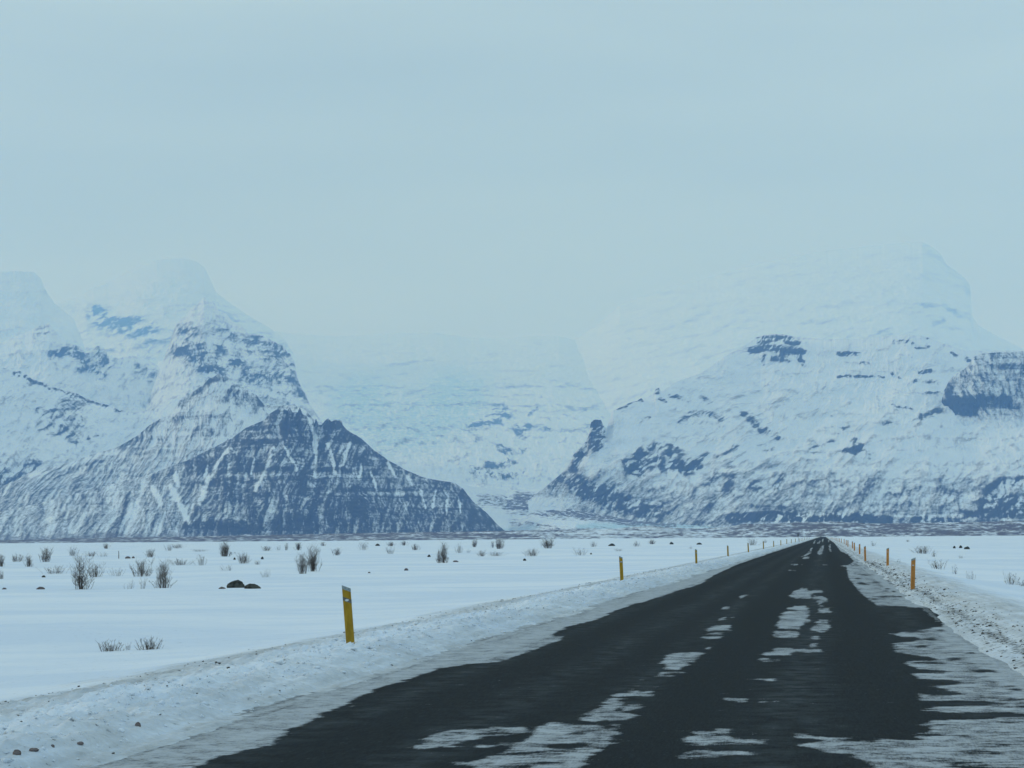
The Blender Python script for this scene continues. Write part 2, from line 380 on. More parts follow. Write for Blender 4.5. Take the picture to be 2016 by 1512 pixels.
# --- the dark front mountain on the left
def rock_dark(u, v, S, Z, ws, r1, seed, t):
    b = 0.44 + 0.29 * sstep(300, 430, u) * (1 - 0.15 * sstep(700, 760, u)) + 0.10 * sstep(960, 1040, v) * sstep(380, 520, u)
    b = b - 0.05 * sstep(820, 880, u) * (1 - sstep(960, 1000, v))
    b = b - 0.16 * (1 - sstep(1040, 1060, v)) * 0
    b = np.array(b * np.ones_like(u))
    kf = np.interp(u, [-100, 250, 420, 620, 900], [-0.75, -0.6, -0.28, -0.10, 0.30])
    ws = S + kf * Z + 10 * perlin(S / 60, Z / 60, seed + 1)
    fine = fbm(ws / 9, Z / 34, 4, seed + 11, 0.65)
    fine2 = fbm(S / 9, Z / 8, 3, seed + 12, 0.65)
    rib = fbm((ws + 20 * perlin(S / 120, Z / 120, seed)) / 30, Z / 190, 3, seed + 13, 0.6, True)
    up = 1 - sstep(985, 1045, v)
    st = strata(Z, S, 20, seed + 21)
    core = sstep(330, 430, u)
    med = fbm((S + 0.5 * kf * Z) / 46, Z / 62, 4, seed + 17, 0.6)
    r = b + 0.42 * r1 + 0.10 * rib + 0.34 * fine + 0.26 * fine2 + 0.32 * med + (0.10 + 0.42 * up * core * sstep(-0.35, 0.25, fbm(S / 160, Z / 60, 3, seed + 18))) * st
    f = np.zeros_like(u)
    wu = u + 5 * fbm(S / 26, Z / 40, 4, seed + 31, 0.6); wv = v + 3 * fbm(S / 30, Z / 30, 3, seed + 33)
    B = lambda p, w, a, **k: brush(f, wu, wv, p, w * 0.85, a * 0.85, soft=0.9)
    for p, w in (([(453, 882), (436, 902), (421, 925), (403, 960), (393, 993)], 4.2), ([(536, 882), (528, 911), (514, 943), (503, 964)], 4.0),
                 ([(608, 822), (616, 845), (620, 864), (623, 907), (619, 936)], 4.2), ([(646, 875), (655, 905), (660, 932)], 4.0),
                 ([(336, 957), (354, 993), (371, 1029)], 6), ([(711, 914), (707, 943)], 2.6), ([(764, 911), (770, 926), (778, 940)], 3.5),
                 ([(904, 979), (907, 1007)], 2.4), ([(408, 915), (404, 940)], 3), ([(560, 880), (575, 905), (583, 925)], 2.6), ([(690, 870), (680, 895), (676, 915)], 2.6),
                 ([(800, 935), (812, 952)], 4), ([(500, 900), (495, 930)], 2.2), ([(730, 930), (742, 965)], 2.2), ([(345, 935), (350, 955)], 5),
                 ([(858, 965), (852, 1000)], 2.5), ([(880, 985), (878, 1015)], 2), ([(826, 965), (838, 1000)], 2.4), ([(300, 960), (315, 990)], 5)):
        B(p, w, -0.75)
    for p, w, a in (([(470, 868), (510, 872), (540, 866)], 4.5, 0.45), ([(470, 914), (510, 918)], 11, 0.4), ([(375, 915), (410, 920)], 12, 0.42), ([(520, 925), (580, 920)], 4, 0.4),
                    ([(630, 924), (690, 926)], 4, 0.45), ([(718, 904)], 14, 0.4), ([(593, 940), (596, 965)], 10, 0.45), ([(700, 985), (705, 1010)], 12, 0.35),
                    ([(545, 1030), (600, 1025)], 13, 0.3), ([(930, 1015), (960, 1032)], 14, 0.3), ([(640, 862), (690, 868)], 3.6, 0.45), ([(640, 836), (668, 838)], 9, 0.42), ([(566, 830), (560, 850)], 10, 0.3),
                    ([(590, 835), (594, 870)], 8, 0.35), ([(370, 1035), (480, 1045)], 9, 0.28), ([(300, 940), (330, 935)], 5, 0.25), ([(880, 955), (905, 965), (925, 985)], 7, 0.3),
                    ([(680, 850), (720, 880), (770, 912)], 5, 0.28), ([(400, 955), (470, 957)], 3, 0.3), ([(560, 898), (640, 896)], 3, 0.3), ([(610, 985), (680, 990)], 10, 0.15)):
        B(p, w * 1.1, a * 0.9)
    r = r + f
    deb = 0.55 * sstep(1040, 1056, v + 4 * fbm(S / 90, S * 0, 3, seed + 40)) * np.ones_like(u)
    return np.clip(r, -0.3, 1.3), 0 * u, deb

SIL_A = [(-160, 1030), (-60, 1018), (0, 1008), (100, 985), (200, 958), (290, 935), (343, 916), (367, 907), (417, 883), (457, 863), (483, 843), (520, 827),
         (533, 813), (545, 806), (557, 803), (566, 809), (570, 801), (576, 812), (586, 812), (590, 802), (596, 816), (606, 820), (612, 824), (616, 824), (619, 834), (622, 824), (627, 836),
         (634, 836), (640, 828), (646, 824), (652, 830), (660, 827), (672, 828), (675, 838), (684, 847), (697, 855), (711, 863), (736, 886), (764, 906), (800, 926), (836, 941), (864, 946), (893, 950),
         (911, 961), (921, 975), (934, 990), (946, 1000), (961, 1012), (979, 1033), (993, 1044), (1008, 1052), (1030, 1056)]
mountain("mountain_front", SIL_A, -160, 1030, 6800.0, 8300.0, None, rock_dark, 100, nu=1300, nt=420, rib=42, ribw=95, jag=0.75, slant=-0.3, gul=22, fall=[(-100, -0.75), (250, -0.6), (420, -0.28), (620, -0.10), (900, 0.30)], ledge=24, back=1500,
         label="dark steep rock mountain with snow gullies, in front on the left", zfoot=-8)

# --- the lighter spur behind it
RIBM = 0.0
def rock_spur(u, v, S, Z, ws, r1, seed, t):
    b = 0.20 + 0.14 * (1 - sstep(250, 340, u)) + 0.10 * sstep(940, 1000, v)
    kf = np.interp(u, [0, 200, 400, 520], [-1.1, -0.8, -0.2, 0.1])
    fine = fbm((S + kf * Z) / 11, Z / 50, 4, seed + 11, 0.65)
    fine2 = fbm(S / 11, Z / 9, 3, seed + 12, 0.6)
    st = strata(Z, S, 30, seed + 21)
    r = b + 0.12 + 0.30 * fine + 0.22 * fine2 + 0.22 * st * sstep(250, 330, u) + 0.45 * r1
    f = np.zeros_like(u)
    wu = u + 6 * fbm(S / 40, Z / 40, 3, seed + 31); wv = v + 4 * fbm(S / 40, Z / 40, 3, seed + 32)
    B = lambda p, w, a, **k: brush(f, wu, wv, p, w, a, **k)
    for p, w, a in (([(355, 800), (375, 778), (402, 760), (412, 748)], 5, 0.35), ([(418, 745), (440, 740)], 8, 0.42), ([(450, 772), (470, 775), (500, 785)], 7, 0.3),
                    ([(505, 780), (515, 795)], 7, 0.28), ([(235, 880), (270, 862), (312, 832)], 6, 0.28), ([(360, 822), (430, 821)], 3, 0.22), ([(365, 847), (420, 847)], 3, 0.22),
                    ([(100, 925), (200, 905)], 8, 0.15)):
        B(p, w, a)
    for p, w, a in (([(60, 935), (150, 912), (230, 888)], 6, -0.3), ([(380, 790), (430, 800)], 14, -0.2), ([(430, 870), (480, 845)], 10, -0.3), ([(465, 810), (500, 830)], 12, -0.3)):
        B(p, w, a)
    return np.clip(r + f, -0.3, 1.2), 0 * u, 0 * u
SIL_B = [(-160, 1010), (-60, 985), (0, 960), (67, 927), (140, 910), (187, 893), (233, 880), (267, 860), (300, 833), (317, 824), (338, 815), (353, 790), (376, 774), (400, 758), (413, 745), (433, 736), (447, 750),
         (470, 758), (487, 767), (505, 778), (520, 797), (545, 800), (575, 797), (600, 806), (640, 850), (700, 900), (760, 950)]
mountain("mountain_spur", SIL_B, -160, 760, 8000.0, 9600.0, None, rock_spur, 200, nu=1000, nt=420, rib=40, ribw=120, jag=1.0, slant=-0.6, gul=24, ledge=28, fall=[(0, -1.1), (200, -0.8), (400, -0.2), (520, 0.1)], back=1500,
         label="snow-streaked rocky spur rising behind the dark mountain", zfoot=-8)

# --- high snowy range on the left
def rock_high_left(u, v, S, Z, ws, r1, seed, t):
    b = -0.02 + 0.0 * u
    fine = fbm((S - 0.4 * Z) / 26, Z / 62, 5, seed + 11, 0.6)
    fine2 = fbm(S / 26, Z / 18, 3, seed + 12, 0.6)
    hi = 1 - 0.75 * sstep(640, 540, v) if False else 0.3 + 0.7 * sstep(540, 680, v)
    r = b + hi * (0.15 + 0.50 * r1 + 0.12 * strata(Z, S, 60, seed + 25)) + 0.18 * fine + 0.10 * fine2 + 0.20 * fbm((S - 0.3 * Z) / 75, Z / 90, 4, seed + 72, 0.6, True) + 0.12 * sstep(820, 940, v)
    f = np.zeros_like(u)
    wu = u + 9 * fbm(S / 90, Z / 90, 4, seed + 31); wv = v + 7 * fbm(S / 90, Z / 90, 4, seed + 32)
    B = lambda p, w, a, **k: brush(f, wu, wv, p, w * 1.35, a, soft=0.95)
    for p, w, a in (([(192, 622), (215, 636), (245, 640), (275, 650), (292, 655)], 12, 0.50), ([(60, 690), (120, 720)], 12, 0.1), ([(420, 600), (450, 650)], 12, 0.12)):
        B(p, w, a)
    rg = fbm((S - 0.3 * Z) / 60, Z / 110, 4, seed + 71, 0.6, True)
    f = f * (1.25 + 0.9 * fine + 0.6 * fine2 + 1.9 * r1 + 0.8 * strata(Z, S, 32, seed + 26))
    return np.clip(r + f, -0.4, 1.1), 0 * u, 0 * u
SIL_C = [(-160, 640), (-40, 640), (40, 625), (100, 602), (150, 586), (185, 566), (215, 556), (238, 543), (262, 530), (285, 519), (310, 512), (335, 509), (362, 509), (385, 514), (402, 526), (413, 548), (425, 575), (450, 595), (490, 622), (530, 645), (560, 668), (580, 700),
         (600, 740), (640, 800), (700, 900), (760, 950)]
mountain("mountain_high", SIL_C, -160, 760, 13000.0, 36000.0, None, rock_high_left, 300, nu=900, nt=420, rib=80, ribw=300, ribz=1.2, jag=0.4, slant=-0.4, rel=420, relw=900, gul=70, ledge=80, smooth=30, back=2500, bump=16,
         label="high snow-covered peak fading into cloud on the left", zfoot=-8)
def rock_crag(u, v, S, Z, ws, r1, seed, t):
    # cliffy block below the peak: broken faces with snow ledges
    fine = fbm((S - 0.2 * Z) / 15, Z / 30, 4, seed + 11, 0.6); fine2 = fbm(S / 13, Z / 10, 3, seed + 12, 0.65)
    f = np.zeros_like(u)
    wu = u + 8 * fbm(S / 70, Z / 60, 4, seed + 31); wv = v + 6 * fbm(S / 70, Z / 60, 4, seed + 32)
    for p, w, a in (([(360, 650), (378, 668)], 14, 0.32), ([(352, 690), (380, 708)], 13, 0.38), ([(396, 690), (398, 720), (408, 738), (432, 728)], 11, 0.5), ([(435, 690), (455, 715)], 12, 0.25), ([(466, 710), (482, 738), (510, 746), (540, 740), (575, 746), (582, 728)], 10, 0.5),
                    ([(500, 678), (540, 688), (565, 705)], 18, 0.28), ([(585, 760), (600, 785)], 7, 0.35), ([(420, 640), (450, 660)], 14, 0.2), ([(400, 760), (440, 745)], 8, 0.3), ([(540, 770), (580, 775)], 6, 0.2)):
        brush(f, wu, wv, p, w, a, soft=0.9)
    hi = 0.45 + 0.55 * sstep(620, 700, v)
    r = 0.12 + hi * (0.55 * r1 + 0.10) + 0.22 * fine + 0.16 * fine2 + 0.14 * strata(Z, S, 40, seed + 25)
    return np.clip(r + f * (1.0 + 0.9 * fine + 1.2 * r1), -0.3, 1.1), 0 * u, 0 * u
SIL_K = [(270, 830), (295, 780), (312, 735), (325, 700), (336, 668), (346, 640), (356, 628), (366, 622), (378, 605), (390, 598), (402, 585), (410, 592), (420, 596), (432, 612), (446, 618), (458, 634), (474, 640), (488, 655), (506, 656), (524, 664), (540, 672), (556, 680), (566, 694), (574, 700), (580, 716),
         (584, 740), (590, 756), (598, 768), (606, 788), (616, 806), (640, 840), (700, 900)]
mountain("mountain_crag", SIL_K, 270, 700, 9900.0, 14500.0, None, rock_crag, 320, nu=620, nt=460, rib=60, ribw=150, ribz=1.8, jag=1.3, slant=-0.2, rel=190, relw=420, gul=42, ledge=45, back=2200, bump=12,
         label="craggy cliff-banded block under the left peak", zfoot=-8)
def rock_lowleft(u, v, S, Z, ws, r1, seed, t):
    fine = fbm((S + 0.8 * Z) / 13, Z / 40, 4, seed + 11, 0.65); fine2 = fbm(S / 11, Z / 9, 3, seed + 12, 0.65)
    f = np.zeros_like(u)
    wu = u + 6 * fbm(S / 40, Z / 40, 4, seed + 31); wv = v + 4 * fbm(S / 40, Z / 40, 4, seed + 32)
    for p, w, a in (([(33, 736), (48, 738), (60, 748)], 6, 0.6), ([(70, 752), (110, 768), (150, 776), (178, 790), (205, 796), (232, 808)], 4, 0.5), ([(118, 812), (148, 800), (140, 830)], 22, 0.30), ([(88, 842), (120, 850), (150, 868), (170, 866)], 10, 0.32), ([(60, 805), (100, 810)], 7, 0.25),
                    ([(0, 945), (30, 940), (70, 922)], 18, 0.35), ([(230, 770), (255, 800), (290, 800)], 20, 0.22), ([(180, 866), (190, 858)], 4, 0.35), ([(0, 815), (10, 820)], 6, 0.25)):
        brush(f, wu, wv, p, w, a, soft=0.9)
    r = 0.08 + 0.40 * r1 + 0.22 * fine + 0.14 * fine2 + 0.10 * sstep(860, 940, v)
    return np.clip(r + f * (1.1 + 1.0 * fine + 1.3 * r1), -0.3, 1.1), 0 * u, 0 * u
SIL_L = [(-160, 690), (-60, 706), (0, 720), (25, 730), (36, 731), (48, 734), (62, 746), (85, 754), (110, 764), (128, 770), (150, 774), (168, 784), (190, 792), (215, 798), (235, 808), (270, 812), (300, 806), (330, 790), (345, 784), (356, 788), (380, 800), (440, 830), (520, 870)]
mountain("mountain_low_ridge", SIL_L, -160, 520, 9000.0, 11200.0, None, rock_lowleft, 340, nu=700, nt=380, rib=40, ribw=130, ribz=1.8, jag=1.1, slant=-0.6, rel=120, relw=420, gul=26, ledge=34, back=1500, bump=9,
         label="snow ridge dotted with rocks running down from the far left", zfoot=-8)
def rock_outlier(u, v, S, Z, ws, r1, seed, t):
    fine = fbm((S - 0.3 * Z) / 16, Z / 30, 4, seed + 11, 0.6); fine2 = fbm(S / 14, Z / 11, 3, seed + 12, 0.65)
    f = np.zeros_like(u)
    wu = u + 6 * fbm(S / 60, Z / 50, 4, seed + 31); wv = v + 5 * fbm(S / 60, Z / 50, 4, seed + 32)
    for p, w, a in (([(105, 696), (125, 692), (150, 694), (165, 704)], 11, 0.6), ([(160, 728), (182, 722), (200, 710)], 11, 0.42), ([(190, 690), (200, 700), (212, 720)], 9, 0.36), ([(195, 738), (202, 738)], 7, 0.4), ([(78, 655), (95, 645)], 8, 0.3), ([(270, 738), (308, 745)], 10, 0.25),
                    ([(228, 712), (260, 718)], 10, 0.15), ([(270, 720), (300, 728)], 6, 0.25)):
        brush(f, wu, wv, p, w, a, soft=0.8)
    r = 0.08 + 0.42 * r1 + 0.20 * fine + 0.14 * fine2
    return np.clip(r + f * (1.1 + 1.0 * fine + 1.0 * r1), -0.3, 1.1), 0 * u, 0 * u
SIL_O = [(-160, 700), (-40, 690), (20, 668), (60, 650), (78, 642), (96, 636), (108, 652), (122, 668), (140, 676), (158, 682), (170, 696), (182, 690), (192, 680), (204, 684), (214, 700), (232, 706), (262, 700), (288, 706), (310, 720), (335, 760), (370, 800)]
mountain("mountain_outlier", SIL_O, -160, 370, 11500.0, 15500.0, None, rock_outlier, 345, nu=620, nt=420, rib=60, ribw=160, ribz=1.6, jag=1.2, slant=-0.3, rel=160, relw=420, gul=40, ledge=42, back=1800, bump=12,
         label="broken snowy outlier with dark outcrops at the upper left", zfoot=-8)
def rock_shoulder(u, v, S, Z, ws, r1, seed, t):
    fine = fbm(ws / 30, Z / 60, 4, seed + 11, 0.6)
    r = 0.05 + 0.25 * fine + 0.26 * r1
    f = np.zeros_like(u)
    wu = u + 5 * fbm(S / 60, Z / 60, 4, seed + 31); wv = v + 5 * fbm(S / 60, Z / 60, 4, seed + 32)
    for p, w, a in (([(0, 735), (20, 730)], 6, 0.25), ([(0, 815), (10, 820)], 8, 0.2), ([(20, 690), (50, 695)], 7, 0.14), ([(30, 738), (58, 745)], 5, 0.5)):
        brush(f, wu, wv, p, w, a)
    return np.clip(r + f, -0.3, 1), 0 * u, 0 * u
SIL_C1 = [(-160, 545), (-60, 535), (0, 535), (40, 534), (68, 537), (80, 548), (86, 565), (95, 580), (108, 598), (125, 612), (145, 628), (160, 665), (172, 700), (190, 760)]
mountain("mountain_shoulder", SIL_C1, -160, 190, 19500.0, 25500.0, (1000, 1000), rock_shoulder, 350, nu=400, nt=300, rib=60, ribw=220, rel=260, relw=700, ribz=1.5, jag=1.0, slant=-0.5, back=1500, bump=14,
         label="rounded snowy shoulder at the far left edge")

# --- glacier and its headwall in the middle
def rock_glacier(u, v, S, Z, ws, r1, seed, t):
    f = np.zeros_like(u)
    wu = u + 5 * fbm(S / 50, Z / 50, 4, seed + 31); wv = v + 4 * fbm(S / 50, Z / 50, 4, seed + 32)
    B = lambda p, w, a, **k: brush(f, wu, wv, p, w, a, **k)
    for p, w, a in (([(928, 834), (960, 826), (995, 820)], 12, 0.42), ([(975, 808), (990, 805)], 8, 0.25), ([(1012, 835), (1020, 852), (1040, 842)], 6, 0.42), ([(1028, 852), (1032, 870), (1028, 885)], 6, 0.4), ([(985, 882), (1000, 890)], 8, 0.34),
                    ([(930, 925), (960, 918), (1010, 910)], 8, 0.34), ([(950, 933), (990, 938), (1030, 930)], 7, 0.42), ([(1040, 820), (1058, 805)], 3, 0.35), ([(1075, 845), (1085, 842)], 5, 0.2), ([(1095, 870), (1130, 862)], 4, 0.18),
                    ([(720, 690), (745, 690)], 4, 0.12), ([(760, 722), (820, 712), (850, 708)], 4, 0.14), ([(940, 705), (1000, 690), (1060, 680)], 6, 0.12), ([(1000, 760), (1060, 755)], 10, 0.08), ([(1320, 640), (1345, 655)], 5, 0.15)):
        B(p, w, a)
    fine = fbm(S / 26, Z / 40, 4, seed + 11, 0.65)
    fine2 = fbm(S / 20, Z / 14, 3, seed + 12, 0.65)
    lowv = sstep(690, 800, v)
    r = 0.04 + 0.26 * fine + (0.08 + 0.10 * lowv) * fine2 + (0.20 + 0.30 * lowv) * r1 + f * (1.2 + 0.9 * fine + 0.7 * fine2 + 1.9 * r1 + 0.9 * strata(Z, S, 26, seed + 27))
    ice = np.zeros_like(u)
    brush(ice, u, v, [(690, 800), (760, 850), (830, 840), (900, 800)], 55, 0.85, soft=0.8)
    brush(ice, u, v, [(740, 760), (860, 745), (960, 750)], 40, 0.4, soft=0.9)
    ser = fbm(S / 95 + 1.5 * fbm(S / 260, Z / 120, 3, seed + 52), Z / 26, 5, seed + 51, 0.65, True)
    ice = ice * (0.45 + 1.3 * ser)
    r = r + 0.30 * fbm(S / 130, Z / 26, 4, seed + 53, 0.6) * lowv
    return np.clip(r, -0.3, 1), np.clip(ice * 1.25, 0, 1), 0 * u
SIL_D = [(440, 640), (560, 655), (640, 662), (720, 660), (800, 656), (860, 656), (920, 664), (980, 668), (1040, 662), (1100, 662), (1180, 680), (1260, 730), (1340, 780), (1450, 800), (1550, 930)]
mountain("glacier_headwall", SIL_D, 440, 1550, ([440, 950, 1080, 1600], [9800, 9900, 11200, 11800]), 42000.0, (1010, 985), rock_glacier, 400, nu=1100, nt=620, rib=80, ribw=260, ribz=0.9, jag=0.5, slant=0, back=2500, bump=22, pw=1.0, rel=480, relw=1300, gul=30, ledge=70, pwD=1.3,
         label="icefall and snowy headwall between the mountains")

def rock_tongue(u, v, S, Z, ws, r1, seed, t):
    # medial debris bands run down the tongue; clean blue ice shows at the lower edge
    deb = np.zeros_like(u); ice = np.zeros_like(u)
    wv = v + 3 * fbm(S / 200, t * 6, 3, seed + 3)
    brush(deb, u, wv, [(950, 985), (1040, 990), (1130, 1000), (1250, 1018), (1400, 1027), (1600, 1030)], 15, 0.55, soft=0.8)
    brush(deb, u, wv, [(1000, 1003), (1100, 1014), (1200, 1023), (1320, 1030)], 10, 0.5, soft=0.8)
    brush(deb, u, wv, [(1020, 975), (1100, 985), (1200, 1003), (1300, 1015)], 9, 0.45, soft=0.7)
    brush(deb, u, wv, [(1010, 1026), (1060, 1036), (1100, 1042), (1200, 1046)], 9, 0.45, soft=0.9)
    deb = deb * (1 + 1.3 * fbm(u / 9, v / 3.5, 4, seed + 14, 0.7))
    brush(ice, u, wv, [(1140, 1038), (1250, 1037), (1400, 1034), (1500, 1036), (1700, 1040)], 8, 0.75, soft=0.9)
    brush(ice, u, wv, [(985, 1044), (1060, 1040)], 6, 0.5)
    r = 0.05 + 0.22 * fbm(S / 30, t * 60, 4, seed + 5)
    deb = deb * (0.95 + 0.5 * fbm(S / 60, t * 40, 4, seed + 8)) + deb * (0.9 * fbm(S / 28, t * 80, 4, seed + 9, 0.7) + 0.8 * fbm(S / 320, t * 26, 3, seed + 10))
    brush(deb, u, wv, [(1000, 1052), (1200, 1049), (1500, 1052), (1800, 1055)], 6, 0.6, soft=0.8)
    return r, ice, deb
SIL_E = [(880, 945), (930, 958), (1000, 964), (1065, 966), (1120, 980), (1200, 1002), (1300, 1016), (1450, 1022), (1600, 1026), (1800, 1028), (2100, 1030)]
mountain("glacier", SIL_E, 860, 2100, ([860, 1000, 1090, 2100], [8700, 8600, 6000, 5600]), ([860, 1080, 1150, 2100], [9950, 11300, 9900, 9900]), None, rock_tongue, 450, nu=1100, nt=160, rib=30, ribw=150, jag=0.4, slant=0, back=700, bump=9, pw=0.75,
         label="glacier tongue with grey debris bands and pale blue ice", zfoot=-6)

# --- the right-hand mountain
def rock_right(u, v, S, Z, ws, r1, seed, t):
    low = sstep(880, 985, v + 14 * fbm(S / 300, Z / 300, 3, seed + 2))
    b = 0.10 + 0.40 * low - 0.05 * sstep(1500, 1700, u) * (1 - sstep(960, 1000, v))
    kf = np.interp(u, [1100, 1500, 1650, 1800, 2016], [-0.8, -1.0, -0.6, -0.3, 0.0])
    an = np.interp(u, [1100, 1450, 1600, 1700], [1.0, 1.0, 0.5, 0.25])
    fine = an * fbm((S + kf * Z + 70 * fbm(S / 260, Z / 130, 3, seed + 15)) / 12, Z / 38, 4, seed + 11, 0.65) + (1.1 - an) * fbm(S / 15, Z / 13, 4, seed + 14, 0.65) + 0.55 * fbm(S / 60, Z / 42, 4, seed + 19, 0.6)
    fine2 = fbm(S / 13, Z / 10, 3, seed + 12, 0.6)
    st = strata(Z, S, 20, seed + 21)
    r = b + (0.16 + 0.20 * low) * fine + (0.10 + 0.18 * low) * fine2 + (0.36 + 0.08 * low) * r1 + (1 - low) * (0.10 * strata(Z, S, 70, seed + 28) + 0.14 * fbm((S - 0.7 * Z) / 90, Z / 120, 4, seed + 29, 0.6)) + (0.05 + 0.30 * sstep(975, 1005, v)) * st * sstep(1420, 1500, u)
    f = np.zeros_like(u)
    wu = u + 5 * fbm(S / 45, Z / 45, 4, seed + 31); wv = v + 4 * fbm(S / 45, Z / 45, 4, seed + 32)
    B = lambda p, w, a, **k: brush(f, wu, wv, p, w, a, **k)
    for p, w, a in (([(1172, 836), (1180, 836), (1182, 852), (1166, 872)], 12, 0.7), ([(1185, 860), (1175, 885)], 9, 0.3), ([(1156, 880), (1135, 905), (1128, 925)], 8, 0.6), ([(1110, 935), (1085, 955)], 6, 0.3), ([(1243, 918), (1262, 902), (1278, 905)], 16, 0.6), ([(1300, 905), (1308, 925)], 8, 0.4), ([(1240, 925), (1262, 930)], 8, 0.45),
                    ([(1280, 880), (1310, 876), (1330, 880)], 5, 0.5), ([(1325, 912), (1350, 924), (1372, 912)], 11, 0.7), ([(1318, 890), (1322, 905)], 7, 0.45), ([(1300, 890), (1340, 893)], 8, 0.25), ([(1380, 900), (1410, 895)], 5, 0.3),
                    ([(1125, 945), (1160, 960), (1200, 985), (1250, 1000), (1290, 1005)], 17, 0.28), ([(1155, 965), (1200, 960)], 16, 0.2), ([(1340, 830), (1365, 812), (1380, 808), (1420, 825)], 6, 0.32), ([(1262, 832), (1278, 822)], 4, 0.4),
                    ([(1198, 808), (1205, 802)], 4, 0.5), ([(1218, 803), (1240, 795), (1256, 790)], 3.5, 0.5), ([(1292, 762), (1294, 772)], 5, 0.75), ([(1300, 785), (1310, 790)], 4, 0.5), ([(1318, 778), (1330, 782)], 3, 0.4), ([(1262, 788), (1264, 782)], 3, 0.5), ([(1255, 788), (1262, 784)], 3, 0.3), ([(1330, 780), (1345, 785)], 4, 0.32), ([(1380, 782), (1400, 795)], 5, 0.25),
                    ([(1462, 812), (1480, 830), (1500, 848), (1530, 858)], 6, 0.42), ([(1500, 880), (1520, 885)], 7, 0.42), ([(1430, 895), (1450, 880)], 6, 0.2),
                    ([(1495, 670), (1530, 665), (1568, 673)], 7, 0.7), ([(1480, 694), (1510, 683), (1550, 691), (1580, 694)], 7, 0.7), ([(1528, 706), (1550, 704)], 9, 0.65), ([(1505, 705), (1500, 718)], 3, 0.4), ([(1572, 702), (1582, 716)], 5, 0.45), ([(1572, 705), (1578, 715)], 4, 0.4), ([(1400, 710), (1425, 690)], 4, 0.2),
                    ([(1652, 697), (1692, 698)], 4, 0.55), ([(1650, 742), (1700, 741), (1740, 742)], 2.4, 0.5), ([(1665, 712), (1710, 715)], 3, 0.22), ([(1700, 750), (1742, 750)], 2, 0.3), ([(1755, 735), (1772, 742)], 3, 0.3),
                    ([(1760, 675), (1790, 672), (1806, 685), (1828, 680), (1826, 668)], 4, 0.5), ([(1812, 735), (1830, 732)], 4, 0.45), ([(1800, 752), (1850, 752)], 4, 0.35), ([(1875, 695), (1882, 703)], 3, 0.4), ([(1902, 705), (1906, 710)], 4, 0.4), ([(1825, 773), (1850, 772)], 3, 0.3),
                    ([(1755, 798), (1792, 806)], 2.6, 0.3), ([(1685, 868), (1692, 880), (1680, 888)], 8, 0.42), ([(1600, 885), (1640, 875)], 8, 0.22), ([(1700, 885), (1712, 900)], 5, 0.2), ([(1660, 890), (1690, 886)], 6, 0.22),
                    ([(1460, 900), (1420, 930), (1390, 955)], 9, 0.2), ([(1540, 945), (1530, 960)], 8, 0.3), ([(1440, 940), (1430, 962)], 8, 0.3), ([(1480, 958), (1500, 965)], 7, 0.28),
                    ([(1800, 835), (1820, 820), (1850, 810)], 8, 0.22), ([(1740, 838), (1770, 832)], 4, 0.2), ([(1655, 845), (1672, 840)], 3, 0.2), ([(1950, 960), (1980, 950), (2010, 948)], 8, 0.3), ([(1945, 990), (1980, 985)], 16, 0.28), ([(1990, 1000), (2020, 1000)], 18, 0.3),
                    ([(1435, 1021), (1520, 1016), (1600, 1022), (1665, 1019), (1750, 1024)], 7, 0.75), ([(1800, 1022), (1890, 1024)], 5, 0.42), ([(1900, 1015), (1990, 1012)], 6, 0.3)):
        B(p, w, a)
    for p, w, a in (([(1220, 860), (1300, 800)], 22, -0.2), ([(1550, 1018), (1552, 1026)], 2, -0.6), ([(1590, 1014), (1592, 1024)], 2, -0.5), ([(1620, 1012), (1622, 1024)], 2, -0.5), ([(1640, 1012), (1641, 1024)], 1.6, -0.5), ([(1300, 940), (1400, 960)], 16, -0.1)):
        B(p, w, a)
    deb = 0.22 * np.exp(-((v - 1000) / 26.0) ** 2) * (1 - sstep(1250, 1450, u)) * sstep(1050, 1120, u) * np.ones_like(u)
    speck = np.maximum(0, fbm(S / 30, Z / 14, 4, seed + 77, 0.7) - 0.30)
    f = np.where(f > 0, f * (1.30 + 0.9 * fine + 0.7 * fine2 + 1.9 * r1 + 0.9 * strata(Z, S, 24, seed + 30)), f) + 1.6 * speck * (1 - low)
    r = r - 0.5 * sstep(972, 990, v) * (1 - sstep(1100, 1150, u))
    return np.clip(r + f, -0.4, 1.2), 0 * u, deb
SIL_F = [(1040, 985), (1065, 966), (1090, 945), (1110, 928), (1124, 908), (1130, 892), (1148, 876), (1156, 864), (1160, 846), (1164, 831), (1170, 826), (1183, 827), (1188, 838), (1194, 845), (1200, 826), (1207, 808), (1222, 802), (1240, 793),
         (1255, 789), (1262, 784), (1266, 787), (1288, 774), (1291, 766), (1297, 764), (1302, 771), (1330, 752), (1380, 735), (1430, 700), (1470, 678), (1490, 664), (1510, 659), (1540, 658), (1570, 664), (1620, 668), (1680, 668), (1740, 662), (1790, 658), (1822, 663), (1870, 680), (1900, 690), (1960, 690), (2016, 690), (2200, 690)]
mountain("mountain_right", SIL_F, 1040, 2200, ([1040, 1100, 1300, 1450, 2200], [9000, 8900, 8300, 7600, 7600]), ([1040, 1180, 1300, 1500, 2200], [9300, 9800, 10600, 12500, 12500]), [(1040, 1022), (1065, 1014), (1120, 1022), (1200, 1034), (1300, 1044), (1450, 1050), (2200, 1052)], rock_right, 500, nu=1250, nt=620, rib=45, ribw=170, ribz=2.0, jag=0.8, slant=-0.7, rel=230, relw=700, gul=34, ledge=40, fall=[(1100, -0.8), (1500, -1.0), (1650, -0.6), (1800, -0.3), (2016, 0.0)], back=2500, bump=11, pw=1.0,
         label="broad snowy mountain with cliffs and a rock pinnacle on the right", zfoot=-8)
